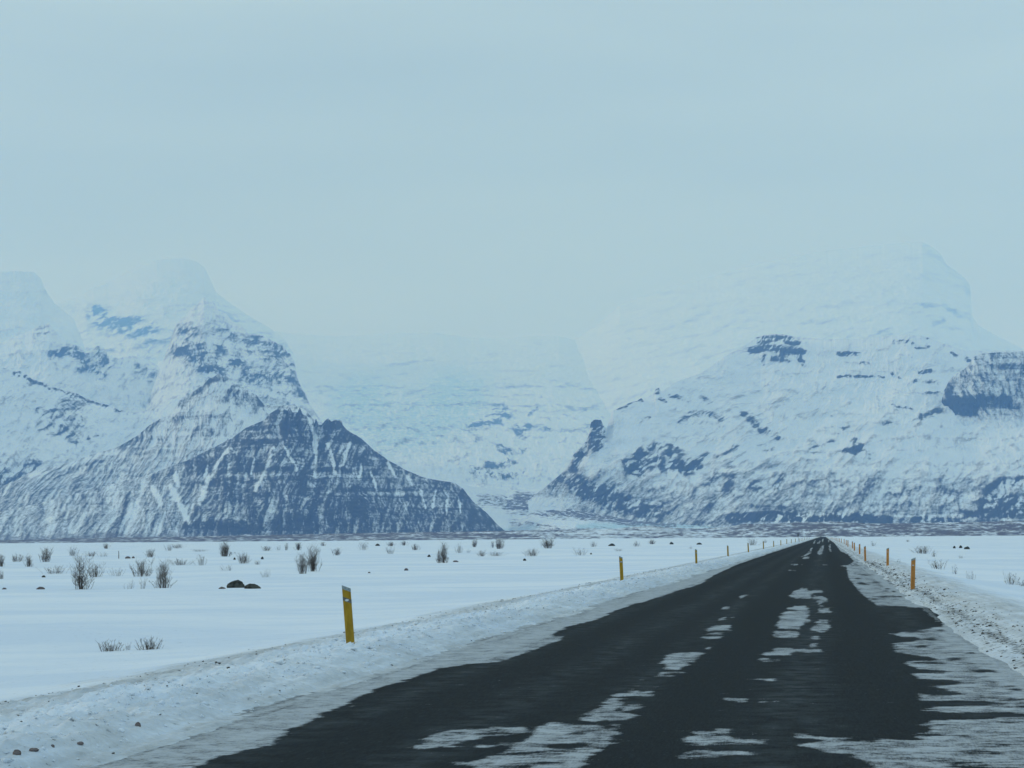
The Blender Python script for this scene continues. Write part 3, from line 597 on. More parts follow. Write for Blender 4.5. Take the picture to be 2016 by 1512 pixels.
def rock_dome(u, v, S, Z, ws, r1, seed, t):
    f = np.zeros_like(u)
    wu = u + 6 * fbm(S / 80, Z / 80, 4, seed + 31); wv = v + 5 * fbm(S / 80, Z / 80, 4, seed + 32)
    for p, w, a in (([(1838, 640), (1860, 632)], 4, 0.32), ([(1820, 602), (1860, 600), (1890, 625)], 5, 0.2), ([(1730, 655), (1750, 648)], 4, 0.16), ([(1870, 530), (1905, 560), (1908, 580)], 7, 0.14), ([(1820, 490), (1860, 520)], 7, 0.12),
                    ([(1740, 575), (1770, 570)], 8, 0.1), ([(1345, 640), (1400, 610)], 6, 0.12), ([(1570, 635), (1700, 630)], 6, 0.08)):
        brush(f, wu, wv, p, w, a)
    r = 0.08 + 0.22 * fbm(ws / 50, Z / 60, 4, seed + 11) + 0.26 * r1 + f * 1.3
    return np.clip(r, -0.3, 1), 0 * u, 0 * u
SIL_G = [(860, 900), (940, 815), (1020, 745), (1085, 698), (1140, 664), (1180, 636), (1220, 600), (1300, 572), (1400, 545), (1480, 522), (1560, 505), (1640, 492), (1720, 484), (1780, 478), (1815, 476), (1835, 486), (1852, 500), (1864, 522), (1880, 532), (1900, 548), (1910, 562), (1911, 588),
         (1912, 600), (1914, 622), (1925, 640), (1960, 660), (2016, 688), (2200, 720)]
mountain("mountain_dome", SIL_G, 860, 2200, ([860, 1150, 1450, 2200], [24000, 17500, 12600, 12600]), 42000.0, (985, 960), rock_dome, 600, smooth=110, nu=1000, nt=360, rib=45, ribw=420, ribz=1.2, jag=0.5, slant=-0.6, pwD=1.2, rel=300, relw=1100, gul=50, ledge=90, back=2500, bump=16,
         label="pale snow dome dissolving into cloud on the upper right")
def rock_butte(u, v, S, Z, ws, r1, seed, t):
    fine = fbm(ws / 16, Z / 30, 4, seed + 11, 0.6); fine2 = fbm(S / 12, Z / 12, 3, seed + 12, 0.6)
    f = np.zeros_like(u)
    wu = u + 6 * fbm(S / 40, Z / 40, 4, seed + 31); wv = v + 4 * fbm(S / 40, Z / 40, 4, seed + 32)
    for p, w, a in (([(1866, 800), (1885, 800), (1908, 803)], 16, 0.9), ([(1920, 792), (1950, 790), (1985, 790)], 11, 0.7), ([(1865, 775), (1875, 755), (1890, 740)], 6, 0.25), ([(1905, 745), (1940, 740), (1960, 755)], 8, 0.2), ([(1970, 770), (1990, 800), (2010, 800)], 5, 0.25),
                    ([(1955, 722), (2016, 725)], 5, 0.35), ([(1950, 697), (1980, 698)], 5, 0.25), ([(1870, 780), (1930, 775)], 12, 0.15), ([(1985, 745), (2016, 740)], 6, 0.25), ([(2000, 770), (2060, 760)], 10, 0.2)):
        brush(f, wu, wv, p, w, a)
    snowy = sstep(815, 840, v)
    r = 0.40 + 0.28 * fine + 0.22 * fine2 + 0.20 * strata(Z, S, 26, seed + 5) + 0.45 * r1 + f
    r = r * (1 - snowy) + snowy * (0.1 + 0.3 * fine)
    return np.clip(r, -0.3, 1.1), 0 * u, 0 * u
SIL_H = [(1780, 855), (1800, 838), (1825, 815), (1845, 802), (1854, 790), (1858, 770), (1868, 750), (1880, 737), (1898, 727), (1908, 716), (1918, 702), (1935, 696), (1960, 694), (2016, 692), (2080, 690), (2150, 700), (2200, 740)]
mountain("mountain_butte", SIL_H, 1780, 2200, 10250.0, 10950.0, (905, 905), rock_butte, 700, nu=480, nt=300, rib=22, ribw=70, gul=20, ledge=26, jag=1.0, slant=0.1, back=700, bump=8,
         label="dark craggy butte at the right edge above the snow slopes")

# --- low moraine hummocks along the foot of everything
def rock_moraine(u, v, S, Z, ws, r1, seed, t):
    n = fbm(S / 45, t * 5, 4, seed + 7, 0.6); n2 = fbm(S / 180, t * 3, 3, seed + 8)
    r = 0.20 + 0.45 * n + 0.25 * n2 + 0.12 * (1 - sstep(900, 1100, u))
    deb = 0.66 + 0.50 * fbm(S / 90, t * 3.2, 4, seed + 9, 0.6) + 0.75 * fbm(S / 14, t * 9, 4, seed + 19, 0.7) - 0.22 * np.exp(-((u - 1250) / 170.0) ** 2)
    return np.clip(r, 0, 1), 0 * u, np.clip(deb, 0, 1)
SIL_M = [(-160, 1066), (0, 1064), (150, 1060), (400, 1056), (700, 1050), (900, 1047), (1000, 1045), (1100, 1043), (1200, 1041), (1300, 1038), (1380, 1041), (1480, 1034), (1560, 1029), (1640, 1027), (1720, 1031), (1800, 1030), (1900, 1028), (2016, 1025), (2200, 1030)]
mountain("moraine", SIL_M, -160, 2200, 3300.0, 4600.0, None, rock_moraine, 800, nu=1500, nt=70, rib=50, ribw=60, jag=0.8, slant=0, back=500, bump=4.0, pw=1.2,
         label="low band of grey moraine hummocks along the mountain feet", zfoot=-3)

# ------------------------------------------------------------------ ground
def ground_z(x, y):
    x = np.asarray(x, float); y = np.asarray(y, float)
    fy = np.clip(y, -50, 6000)
    cx = np.array([-1e5, -30, -14, -11, -9.6, -8.6, -7.6, -6.9, -6.45, -6.1, -5.7, -4.7, 2.2, 2.6, 3.0, 3.3, 3.9, 4.8, 6.5, 12, 30, 1e5])
    cz = np.array([-0.45, -0.45, -0.42, -0.30, -0.14, -0.01, 0.115, 0.18, 0.13, 0.03, -0.04, -0.07, -0.07, 0.04, 0.12, 0.20, 0.24, 0.12, -0.12, -0.35, -0.45, -0.45])
    z = np.interp(x + 0.35 * fbm(y / 7.0, y * 0 + 3.3, 4, 5), cx, cz)
    far = sstep(6.5, 16, np.abs(x + 1.5))
    z = z + far * 0.30 * fbm(x / 46, y / 17, 4, 11, 0.5) * sstep(3, 30, y + 20) + far * 0.05 * fbm(x / 8, y / 4, 5, 12, 0.6)
    lb = np.exp(-((x + 7.2) / 1.3) ** 2)
    lb2 = np.exp(-((x + 8.7) / 0.9) ** 2)
    rb = np.exp(-((x - 3.5) / 0.8) ** 2)
    cl = fbm(x / 0.30, y / 0.42, 4, 21, 0.6)
    cl = cl + 0.45 * fbm(x / 0.10, y / 0.14, 3, 23, 0.6)
    cl2 = fbm(x / 0.95, y / 1.9, 3, 22, 0.55)
    z = z + lb * (0.115 * cl + 0.09 * cl2) + lb2 * (0.05 * cl + 0.05 * cl2) + rb * (0.022 * cl + 0.03 * cl2)
    # old wheel and plough lines along the verges
    z = z + 0.012 * np.sin((x + 0.1 * fbm(y / 6, y * 0, 2, 3)) * 14) * np.exp(-((x + 5.9) / 0.5) ** 2)
    return z

def rows(y0, d0, p, ymax, ystart=-12.0):
    ys = [ystart]
    while ys[-1] < y0: ys.append(ys[-1] + 0.6)
    while ys[-1] < ymax: ys.append(ys[-1] + d0 * max(1, ys[-1] / y0) ** p)
    return np.array(ys)
YS = rows(13.0, 0.034, 1.62, 9500.0)
xs_l = np.concatenate([-np.geomspace(12.2, 7000, 110)[::-1], np.arange(-12, -10, 0.10), np.arange(-10, -4.6, 0.032), np.arange(-4.6, 1.9, 0.5), np.arange(1.9, 5.2, 0.04), np.arange(5.2, 9, 0.12), np.geomspace(9.2, 7000, 100)])
XG, YG = np.meshgrid(xs_l, YS)
ZG = ground_z(XG, YG)
n_a = fbm(XG / 0.7, YG / 2.2, 4, 31); n_b = fbm(XG / 3.0, YG / 14, 3, 32)
dirt = 0.38 * sstep(-10.8, -8.6, XG + 1.3 * n_b + 0.8 * n_a) * (1 - sstep(-5.2, -4.8, XG)) + 0.22 * np.exp(-((XG + 8.7 + 1.0 * n_b) / 0.9) ** 2) - 0.34 * np.exp(-((XG + 7.3 + 0.3 * n_b) / 0.55) ** 2) + 0.25 * np.exp(-((XG + 5.6) / 0.5) ** 2)  # dirty bank snow, plus shade on the outer side and a brighter crest painted in
dirt += 0.50 * sstep(1.5, 2.4, XG) * (1 - sstep(3.6, 5.2, XG + 0.5 * n_b))
n_t = fbm(XG / 0.16, YG / 5, 4, 33, 0.6)
dirt = np.clip(dirt * (1 + 0.6 * n_a + 0.9 * n_t), 0, 1)
grav = (0.46 + 0.5 * n_t) * np.exp(-((XG - 2.75 - 0.12 * n_b) / 0.33) ** 2) + 0.10 * np.exp(-((XG - 3.8) / 0.9) ** 2) + 0.14 * np.exp(-((XG + 9.2) / 0.5) ** 2)
me = grid_mesh("snow_field", np.stack([XG, YG, ZG], -1), {'dirt': dirt, 'gravel': grav})
gr = link_mesh("ground", me, GROUND); tag(gr, "flat snow-covered plain with ploughed banks along the road", None, None, 'structure')
del XG, YG, ZG, n_a, n_b

# ------------------------------------------------------------------ road
c5 = lambda pts: [(672 + x / 3.0, 1150 + y / 3.0) for x, y in pts]
c6 = lambda pts: [(1344 + x / 3.0, 1150 + y / 3.0) for x, y in pts]
c8 = lambda pts: [(1440 + x / 5.04, 1030 + y / 5.04) for x, y in pts]
LEFT_EDGE = [(-900, 1900), (-300, 1700), (160, 1580), (377, 1510), (450, 1483), (533, 1463), (583, 1430), (647, 1400), (672, 1390), (742, 1354), (789, 1340), (829, 1330), (845, 1322), (899, 1310), (962, 1303), (1005, 1293), (1049, 1278), (1085, 1265), (1112, 1257), (1088, 1248),
             (1115, 1233), (1180, 1218), (1202, 1205), (1252, 1188), (1305, 1173), (1344, 1159), (1374, 1150), (1411, 1130), (1454, 1110), (1504, 1093), (1544, 1080), (1584, 1067), (1612, 1058), (1620, 1055.5)]
RIGHT_EDGE = [(1628, 1055.5), (1637, 1059), (1644, 1070), (1654, 1085), (1670, 1092), (1681, 1104), (1666, 1113), (1669, 1137), (1681, 1153), (1694, 1167), (1711, 1180), (1727, 1191), (1777, 1193), (1837, 1195), (1858, 1218),
              (1858, 1232), (1828, 1236), (1800, 1239), (1749, 1248), (1770, 1252), (1804, 1253), (1800, 1260), (1754, 1265), (1761, 1283), (1800, 1289), (1851, 1297), (1810, 1299), (1777, 1300), (1787, 1312), (1871, 1321), (1810, 1323), (1791, 1325), (1804, 1334),
              (1897, 1339), (1870, 1346), (1807, 1349), (1850, 1353), (1891, 1366), (1840, 1370), (1801, 1362), (1811, 1378), (1900, 1377), (1977, 1383), (1900, 1389), (1811, 1394), (1860, 1401), (2050, 1403), (2050, 1409), (1900, 1411), (1821, 1413), (1821, 1437),
              (1787, 1440), (1790, 1447), (1821, 1453), (1760, 1452), (1721, 1449), (1740, 1456), (1800, 1466), (1700, 1452), (1690, 1448), (1600, 1446), (1531, 1442), (1540, 1447), (1615, 1453), (1600, 1459), (1567, 1467), (1577, 1472), (1640, 1478), (1677, 1483), (1714, 1500), (1742, 1515), (1800, 1560), (1900, 1700), (2000, 1900)]
ASPHALT = LEFT_EDGE + RIGHT_EDGE
PATCH = [c5([(340, 965), (480, 920), (560, 870), (750, 845), (1050, 840), (1130, 865), (1110, 885), (900, 895), (750, 920), (680, 945), (480, 970)]),
         c5([(640, 1060), (860, 1020), (1010, 990), (1050, 960), (1160, 910), (1220, 870), (1200, 840), (1320, 812), (1450, 825), (1660, 825), (1640, 870), (1560, 960), (1500, 1010), (1420, 1086), (1300, 1300), (700, 1300), (840, 1070), (760, 1065)]),
         c5([(815, 955), (880, 930), (1060, 930), (1000, 950), (840, 970)]),
         c5([(1480, 797), (1560, 745), (1670, 680), (1790, 675), (1760, 730), (1700, 800), (1640, 815)]),
         c5([(1665, 660), (1700, 648), (1850, 640), (1840, 665), (1760, 668)]), c5([(1780, 640), (1830, 600), (1850, 590), (1835, 618), (1900, 600), (1850, 640)]),
         c5([(1860, 565), (1890, 550), (1915, 560), (1880, 572)]), c5([(1930, 540), (1980, 520), (2016, 520), (2000, 535)]), c5([(1960, 465), (2016, 452), (2030, 470)]),
         c6([(-20, 410), (130, 398), (90, 430), (60, 470), (20, 490), (0, 512), (-12, 500)]), c6([(135, 385), (170, 360), (185, 365), (150, 388)]),
         c6([(155, 322), (200, 308), (235, 308), (230, 322)]), c6([(168, 297), (210, 285), (240, 288), (235, 300)]), c6([(205, 262), (245, 240), (285, 242), (275, 280), (215, 278)]),
         c6([(255, 210), (290, 192), (312, 192), (315, 203), (280, 212)]), c6([(250, 147), (260, 134), (335, 134), (332, 148)]), c6([(350, 82), (365, 66), (425, 58), (427, 70), (380, 88)]),
         c6([(605, 70), (640, 40), (690, 20), (720, 35), (840, 35), (840, 47), (760, 52), (730, 85), (680, 90)]), c6([(755, 60), (800, 70), (858, 75), (862, 105), (800, 120), (770, 90)]),
         c6([(545, 190), (560, 160), (640, 125), (680, 122), (722, 140), (735, 180), (690, 215), (640, 265), (540, 260)]), c6([(690, 200), (740, 210), (760, 220), (700, 228)]), c6([(790, 168), (810, 122), (868, 130), (882, 168)]),
         c6([(510, 312), (530, 270), (650, 278), (630, 312)]), c6([(745, 265), (770, 240), (800, 205), (880, 208), (880, 280), (820, 285)]), c6([(735, 322), (760, 298), (800, 310), (862, 325), (800, 330)]),
         c6([(405, 415), (470, 400), (490, 375), (605, 372), (605, 405), (480, 422)]), c6([(405, 440), (490, 440), (480, 450), (420, 450)]), c6([(625, 397), (680, 385), (860, 385), (862, 405), (700, 410)]),
         c6([(735, 350), (805, 348), (800, 364), (750, 366)]), c6([(295, 558), (440, 558), (442, 572), (310, 570)]), c6([(212, 672), (230, 664), (360, 668), (368, 698), (225, 700)]), c6([(395, 680), (470, 678), (468, 692), (400, 692)]),
         c6([(735, 698), (785, 698), (790, 710), (750, 710)]), c6([(-20, 960), (60, 880), (120, 856), (255, 858), (240, 920), (300, 925), (375, 948), (250, 952), (130, 956)]), c6([(-40, 985), (60, 966), (250, 985), (282, 1002), (150, 1018), (0, 1032), (-60, 1030)]),
         c8([(665, 335), (720, 318), (760, 290), (790, 245), (812, 240), (790, 300), (740, 325), (720, 335)]), c8([(695, 355), (730, 330), (770, 325), (765, 352)]), c8([(850, 300), (885, 235), (925, 208), (910, 260), (900, 305), (870, 315)]),
         c8([(570, 462), (640, 464), (640, 474), (575, 472)]), c8([(615, 405), (660, 402), (665, 416), (620, 418)]), c8([(685, 405), (705, 405), (703, 418), (685, 418)]), c8([(900, 408), (960, 410), (960, 418), (900, 416)]), c8([(800, 412), (840, 412), (838, 420), (800, 420)]),
         c8([(810, 200), (825, 165), (835, 170), (825, 205)]), c8([(845, 205), (865, 180), (885, 168), (875, 205)]), c8([(965, 215), (985, 205), (992, 285), (970, 280)]), c8([(1070, 418), (1180, 412), (1180, 424), (1080, 426)]),
         c8([(900, 160), (915, 150), (910, 185), (898, 185)]), c8([(960, 160), (975, 160), (972, 190), (960, 190)]), c8([(180, 490), (250, 488), (250, 495), (185, 495)])]
EDGE_LINE = [c6([(1405, 132), (1440, 132), (1535, 215), (1510, 228)])]
def inside(u, v, poly):
    r = np.zeros(u.shape, bool); n = len(poly)
    vmin = min(p[1] for p in poly); vmax = max(p[1] for p in poly)
    m = (v >= vmin) & (v <= vmax)
    uu, vv = u[m], v[m]; rr = np.zeros(uu.shape, bool)
    for i in range(n):
        x1, y1 = poly[i]; x2, y2 = poly[(i + 1) % n]
        if y1 == y2: continue
        c = ((y1 > vv) != (y2 > vv)) & (uu < (x2 - x1) * (vv - y1) / (y2 - y1) + x1)
        rr ^= c
    r[m] = rr; return r
xr = np.arange(-6.4, 3.4, 0.034)
yr = rows(13.0, 0.030, 1.75, 9000.0, -12.0)
XR, YR = np.meshgrid(xr, yr)
ZR = -0.015 * np.abs(XR + 1.6) / 4 + 0.0 * XR
kk = np.clip(YR / 22, 0.7, 8)
fing = fbm(XR / 1.6, YR / (0.55 * kk), 5, 64, 0.7)
wx = XR + 0.10 * fbm(XR / 0.35, YR / 1.1, 4, 61, 0.6) + 0.06 * fbm(XR / 0.12, YR / 0.30, 3, 62) + 0.62 * fing * np.abs(fing) * 1.3 + 0.10 * fing
wy = YR + 0.60 * fbm(XR / 1.6, YR / 0.9, 3, 63, 0.6) * np.clip(YR / 25, 0.3, 2.2)
PB = np.stack([wx, np.maximum(wy, 3.0), np.zeros_like(wx)], -1)
uu, vv = project(PB)
asp = inside(uu, vv, ASPHALT)
near = YR < 9.0
asp = np.where(near, (XR > -4.9) & (XR < 1.5), asp)
snow = (~asp).astype(float)
for p in PATCH: snow = np.maximum(snow, inside(uu, vv, p) & ~near)
snow = np.where(YR > 1500, np.maximum(snow, 0), snow)
# light streaks that the noise leaves on the dark lanes, mostly between the wheel tracks
lane = np.exp(-((XR + 0.35) / 0.38) ** 2) + 0.8 * np.exp(-((XR + 2.1) / 0.25) ** 2)
st = fbm(XR / 0.5, YR / 3.0, 4, 71, 0.6)
farp = sstep(60, 160, YR)
snow = np.maximum(snow, sstep(0.42, 0.55, st + 0.26 * lane * farp) * (lane > 0.3) * farp)
def boxb(a, w, ax):
    a = np.moveaxis(a, ax, 0); p = np.pad(a, ((w // 2 + 1, w // 2), (0, 0)), mode='edge'); c = np.cumsum(p, 0)
    return np.moveaxis((c[w:] - c[:-w]) / w, 0, ax)
wide = snow
for _ in range(3): wide = boxb(boxb(wide, 9, 1), 3, 0)
ky = np.clip(YR / 20, 0.6, 6) ** 1.3
rag = fbm(XR / 0.80, YR / (0.24 * ky), 5, 81, 0.65)
rag2 = fbm(XR / 0.13, YR / (0.13 * ky), 4, 82, 0.65)
zone = np.clip(5 * wide * (1 - wide), 0, 1)
snow = sstep(0.34, 0.68, 0.62 * snow + 0.46 * wide + (0.75 * rag + 0.85 * rag2) * (0.30 + 0.70 * zone) * (wide > 0.004))
veil = fbm(XR / 0.55, YR / (0.15 * ky), 5, 84, 0.65)
snow = snow * np.where((XR > -4.9) & (XR < 2.0), 0.80 + 0.55 * veil, 0.95 + 0.2 * veil).clip(0.35, 1)
rgap = fbm(XR / 0.9, YR / (0.22 * ky), 5, 83, 0.65)
snow = snow * (1 - 0.85 * sstep(0.16, 0.34, rgap) * (XR > -4.6) * (XR < 2.2))
for _ in range(1):
    s2 = snow.copy(); s2[:, 1:-1] = 0.25 * snow[:, :-2] + 0.5 * snow[:, 1:-1] + 0.25 * snow[:, 2:]; snow = s2
    s2 = snow.copy(); s2[1:-1] = 0.25 * snow[:-2] + 0.5 * snow[1:-1] + 0.25 * snow[2:]; snow = s2
line = np.zeros_like(snow)
for p in EDGE_LINE: line = np.maximum(line, inside(uu, vv, p))
snow = np.maximum(snow, line * 0.55)
# thin grey salt film left off the wheel tracks
film = 0.40 * np.exp(-((XR + 0.35) / 0.45) ** 2) + 0.34 * np.exp(-((XR + 3.3) / 0.40) ** 2) + 0.30 * np.exp(-((XR + 2.2) / 0.30) ** 2) + 0.28 * np.exp(-((XR - 1.6) / 0.5) ** 2) + 0.35 * np.exp(-((XR + 4.7) / 0.3) ** 2)
film = np.clip(film * (0.9 + 1.2 * fbm(XR / 0.5, YR / 7, 4, 75)), 0, 1)
rst = fbm(XR / 0.13, YR / 6, 4, 78, 0.6)
rgrav = (0.36 + 0.95 * rst) * (sstep(1.9, 2.6, XR) + 0.8 * sstep(-5.2, -5.7, XR)) + 0.30 * np.exp(-((XR - 2.75) / 0.36) ** 2) + 0.25 * sstep(1.9, 2.6, XR) * fbm(XR / 0.8, YR / 3, 3, 77)
me = grid_mesh("road", np.stack([XR, YR, ZR], -1), {'snow': snow, 'film': film, 'gravel': np.clip(rgrav, 0, 1)})
tag(link_mesh("road", me, ROAD), "dark asphalt road with packed snow patches", None, None, 'structure')
del XR, YR, ZR, wx, wy, PB, uu, vv

# ------------------------------------------------------------------ small mesh builder
class MB:
    def __init__(s): s.v = []; s.f = []
    def tube(s, pts, rad, n=5):
        b0 = len(s.v); up = Vector((0.31, 0.17, 0.93))
        for i, p in enumerate(pts):
            p = Vector(p)
            d = (Vector(pts[min(i + 1, len(pts) - 1)]) - Vector(pts[max(i - 1, 0)])).normalized()
            a = d.cross(up)
            if a.length < 1e-3: a = d.cross(Vector((1, 0, 0)))
            a.normalize(); b = d.cross(a)
            r = rad[i] if hasattr(rad, '__len__') else rad
            for k in range(n):
                t = 2 * math.pi * k / n
                s.v.append(p + a * (r * math.cos(t)) + b * (r * math.sin(t)))
        for i in range(len(pts) - 1):
            for k in range(n):
                k2 = (k + 1) % n
                s.f.append((b0 + i * n + k, b0 + i * n + k2, b0 + (i + 1) * n + k2, b0 + (i + 1) * n + k))
        s.f.append(tuple(b0 + (len(pts) - 1) * n + k for k in range(n)))
        s.f.append(tuple(b0 + k for k in range(n))[::-1])
    def loft(s, rings):
        b0 = len(s.v); n = len(rings[0])
        for r in rings:
            for p in r: s.v.append(Vector(p))
        for i in range(len(rings) - 1):
            for k in range(n):
                k2 = (k + 1) % n
                s.f.append((b0 + i * n + k, b0 + i * n + k2, b0 + (i + 1) * n + k2, b0 + (i + 1) * n + k))
        s.f.append(tuple(b0 + k for k in range(n))[::-1]); s.f.append(tuple(b0 + (len(rings) - 1) * n + k for k in range(n)))
    def mesh(s, name, smooth=False):
        me = bpy.data.meshes.new(name); me.from_pydata([tuple(p) for p in s.v], [], s.f); me.update()
        if smooth: me.polygons.foreach_set('use_smooth', [True] * len(me.polygons))
        return me
    def build(s, name, mat, parent=None, smooth=False): return link_mesh(name, s.mesh(name, smooth), mat, parent)
def empty(name, loc, rot=(0, 0, 0)):
    o = bpy.data.objects.new(name, None); o.empty_display_size = 0.3; COL.objects.link(o); o.location = loc; o.rotation_euler = rot; return o
def copy_tree(o, parent=None):
    c = o.copy(); COL.objects.link(c); c.parent = parent
    for ch in o.children: copy_tree(ch, c)
    return c

# ------------------------------------------------------------------ marker posts
def make_post(side, bodymat):
    """flat plastic post, hollow-backed section, slanted head; high corner away from the road"""
    root = empty("marker_post", (0, 0, 0))
    W, H = 0.066, 0.95
    def ring(z0, s=side, grow=0.0, wsc=1.0):
        w = W * wsc + grow; o = []
        for x, y in ((-w, 0.012 + grow), (-w * 0.9, -0.014 - grow), (-w * 0.45, -0.027 - grow), (w * 0.45, -0.027 - grow), (w * 0.9, -0.014 - grow), (w, 0.012 + grow), (w * 0.5, 0.004), (-w * 0.5, 0.004)):
            o.append((x, y, z0 + (s * x * 0.45 if z0 > 0.5 else 0)))
        return o
    b = MB(); b.loft([ring(-0.45), ring(0.2), ring(0.49), ring(0.90)]); b.build("post_body", bodymat, root)
    c = MB(); c.loft([ring(0.895, grow=0.0018), ring(0.945, grow=0.0018), ring(0.952, wsc=0.96)]); c.build("cap", CAPM, root)
    d = MB()
    d.loft([ring(0.715, grow=0.0015), ring(0.775, grow=0.0015)]); d.build("band", BANDM, root)
    e = MB(); n = 12
    pts = [(0.030 * math.cos(2 * math.pi * k / n), 0.018 * math.sin(2 * math.pi * k / n)) for k in range(n)]
    e.loft([[(x, -0.0275, 0.742 + z) for x, z in pts], [(x, -0.034, 0.742 + z) for x, z in pts], [(x * 0.8, -0.036, 0.742 + z * 0.8) for x, z in pts]])
    e.build("reflector", REFM, root)
    return root
protoL = make_post(-1, YEL); protoR = make_post(1, ORG)
for ch in list(protoR.children):
    if ch.name.startswith("band"): bpy.data.objects.remove(ch)
words_ = ["nearest", "second", "third", "fourth", "fifth", "sixth", "seventh", "eighth", "ninth", "tenth", "eleventh", "twelfth", "thirteenth", "fourteenth", "fifteenth", "sixteenth", "seventeenth", "eighteenth", "nineteenth", "twentieth"]
def place_post(o, x, y, lean, yaw, h):
    z = float(ground_z(x, y)) - 0.02
    o.location = (x, y, z); o.rotation_euler = (R(random.uniform(-1, 2)), R(lean), R(yaw)); o.scale = (1, 1, h)
random.seed(4)
# left side: (x in photo, distance)
left = [(690, 32.6, -4.2, 1.0), (1224, 82, -2.2, .95), (1371, 131, -1, 1.0), (1433.5, 178, -1, .98), (1473.7, 216, -1.5, .98), (1503.5, 262, 0, 1), (1523.7, 312, -1, 1), (1537.8, 360, 0, .9), (1549.5, 415, .5, 1), (1558.5, 470, 0, 1), (1566.5, 528, 1, 1),
        (1574.2, 595, 0, .95), (1577.8, 655, 0, .95), (1581.2, 715, 0, 1), (1584.8, 780, -1, 1), (1588, 850, 0, 1), (1591, 930, 0, 1), (1594, 1020, 0, 1)]
for i, (u, d, lean, h) in enumerate(left):
    o = protoL if i == 0 else copy_tree(protoL)
    az, _ = pix_angles(u, 1100.0)
    place_post(o, math.tan(float(az)) * d, d, lean, 8, h * (0.985 if i == 0 else 1))
    extra = [", leaning left, grey cap and reflector", ", standing alone", ""][min(i, 2)]
    tag(o, f"{words_[i]} yellow marker post on the left snow bank" + extra, "marker post", "yellow marker posts left of the road")
right = [(1795.5, 68, 2.6, 1.02), (1747.2, 113, 1.6, .96), (1703.5, 145, -.6, 1.02), (1692.6, 187, .8, .93), (1682.5, 228, 0, .9), (1679, 262, -1, .9), (1669.8, 305, 1, 1), (1666.6, 345, 0, .9), (1662.6, 400, 0, .95), (1657, 455, 1, .95),
         (1653.5, 510, 0, .95), (1650.5, 570, 0, .95), (1647.8, 630, 1, .95), (1645.2, 695, 0, .95), (1642.8, 765, 0, .95), (1640.4, 850, 0, .95), (1638.4, 940, 0, .95), (1636.4, 1040, 0, .95)]
for i, (u, d, lean, h) in enumerate(right):
    o = protoR if i == 0 else copy_tree(protoR)
    az, _ = pix_angles(u, 1100.0)
    place_post(o, math.tan(float(az)) * d, d, lean, -4, h)
    tag(o, f"{words_[i]} orange marker post on the right verge" + (", tallest with a slanted grey cap" if i == 0 else ""), "marker post", "orange marker posts right of the road")

# ------------------------------------------------------------------ distant road sign beside the left posts
sg = empty("road_sign", (0, 0, 0))
b = MB(); b.tube([(0, 0, -0.5), (0, 0, 2.1)], 0.05, 10); b.build("pole", METAL, sg)
b = MB()
pl = lambda y, s: [(-0.28 * s, y, 1.45 + 0.34 * (1 - s)), (0.28 * s, y, 1.45 + 0.34 * (1 - s)), (0.28 * s, y, 2.25 - 0.34 * (1 - s)), (-0.28 * s, y, 2.25 - 0.34 * (1 - s))]
b.loft([pl(-0.055, 1.0), pl(-0.075, 1.0), pl(-0.08, 0.97)]); b.build("panel", METAL, sg)
az, _ = pix_angles(1571.5, 1060.0); d = 600
sg.location = (math.tan(float(az)) * d, d, float(ground_z(-7.0, d)))
tag(sg, "small distant grey road sign on a pole among the left marker posts", "road sign")

# ------------------------------------------------------------------ shrubs
def make_shrub(rng, H, W, dens, mat, style, thick=1.0):
    b = MB()
    n = max(5, int(dens * (9 + 24 * min(W, 2.2))))
    for i in range(n):
        x0 = rng.gauss(0, 0.20 * W); y0 = rng.gauss(0, 0.18 * W)
        h = H * rng.uniform(0.30, 1.0)
        if style == 'peak': h = H * max(0.25, rng.uniform(0.5, 1.0) * math.exp(-(x0 / (0.32 * W)) ** 2))
        lean = (x0 / max(W, .1)) * 1.5 + rng.uniform(-0.35, 0.35) + (-.25 if style == 'leanleft' else 0)
        lx = lean * W * 0.5; ly = rng.uniform(-0.3, 0.3) * W
        pts = []; rad = []
        r0 = thick * (0.0028 + 0.0031 * H) * rng.uniform(0.7, 1.3)
        wob = [rng.uniform(-1, 1) * 0.085 * H for _ in range(8)]
        for k in range(6):
            t = k / 5
            pts.append((x0 + lx * t ** 1.4 + wob[k] * t, y0 + ly * t + wob[k + 1] * t, -0.12 + (h + 0.12) * t)); rad.append(r0 * (1 - 0.75 * t))
        b.tube(pts, rad, 4)
        for q in range(int(5 + 7 * dens * min(1.4, H))):
            t = rng.uniform(0.25, 0.95); k = min(4, int(t * 5)); f = t * 5 - k
            p = Vector(pts[k]).lerp(Vector(pts[k + 1]), f)
            a = rng.uniform(0, 6.28); l = h * rng.uniform(0.14, 0.32)
            e1 = p + Vector((math.cos(a) * l * 0.50, math.sin(a) * l * 0.50, l * 0.38)); e2 = e1 + Vector((math.cos(a) * l * 0.18 + rng.uniform(-.05, .05) * h, math.sin(a) * l * 0.2, l * 0.55))
            rr = r0 * 0.42
            b.tube([p, e1, e2], [rr, rr * 0.8, rr * 0.35], 3)
            if rng.random() < 0.5: b.tube([e1, e1 + Vector((rng.uniform(-.4, .4) * l, rng.uniform(-.4, .4) * l, l * rng.uniform(.2, .5)))], [rr * .6, rr * .3], 3)
    return b
FZ = -0.45
cA = lambda x, y: (x / 3.0, 1040 + y / 3.0)
cB = lambda x, y: (672 + x / 3.0, 1040 + y / 3.0)
cC = lambda x, y: (1344 + x / 3.0, 1030 + y / 3.0)
cD = lambda x, y: (x / 3.0, 1200 + y / 3.0)
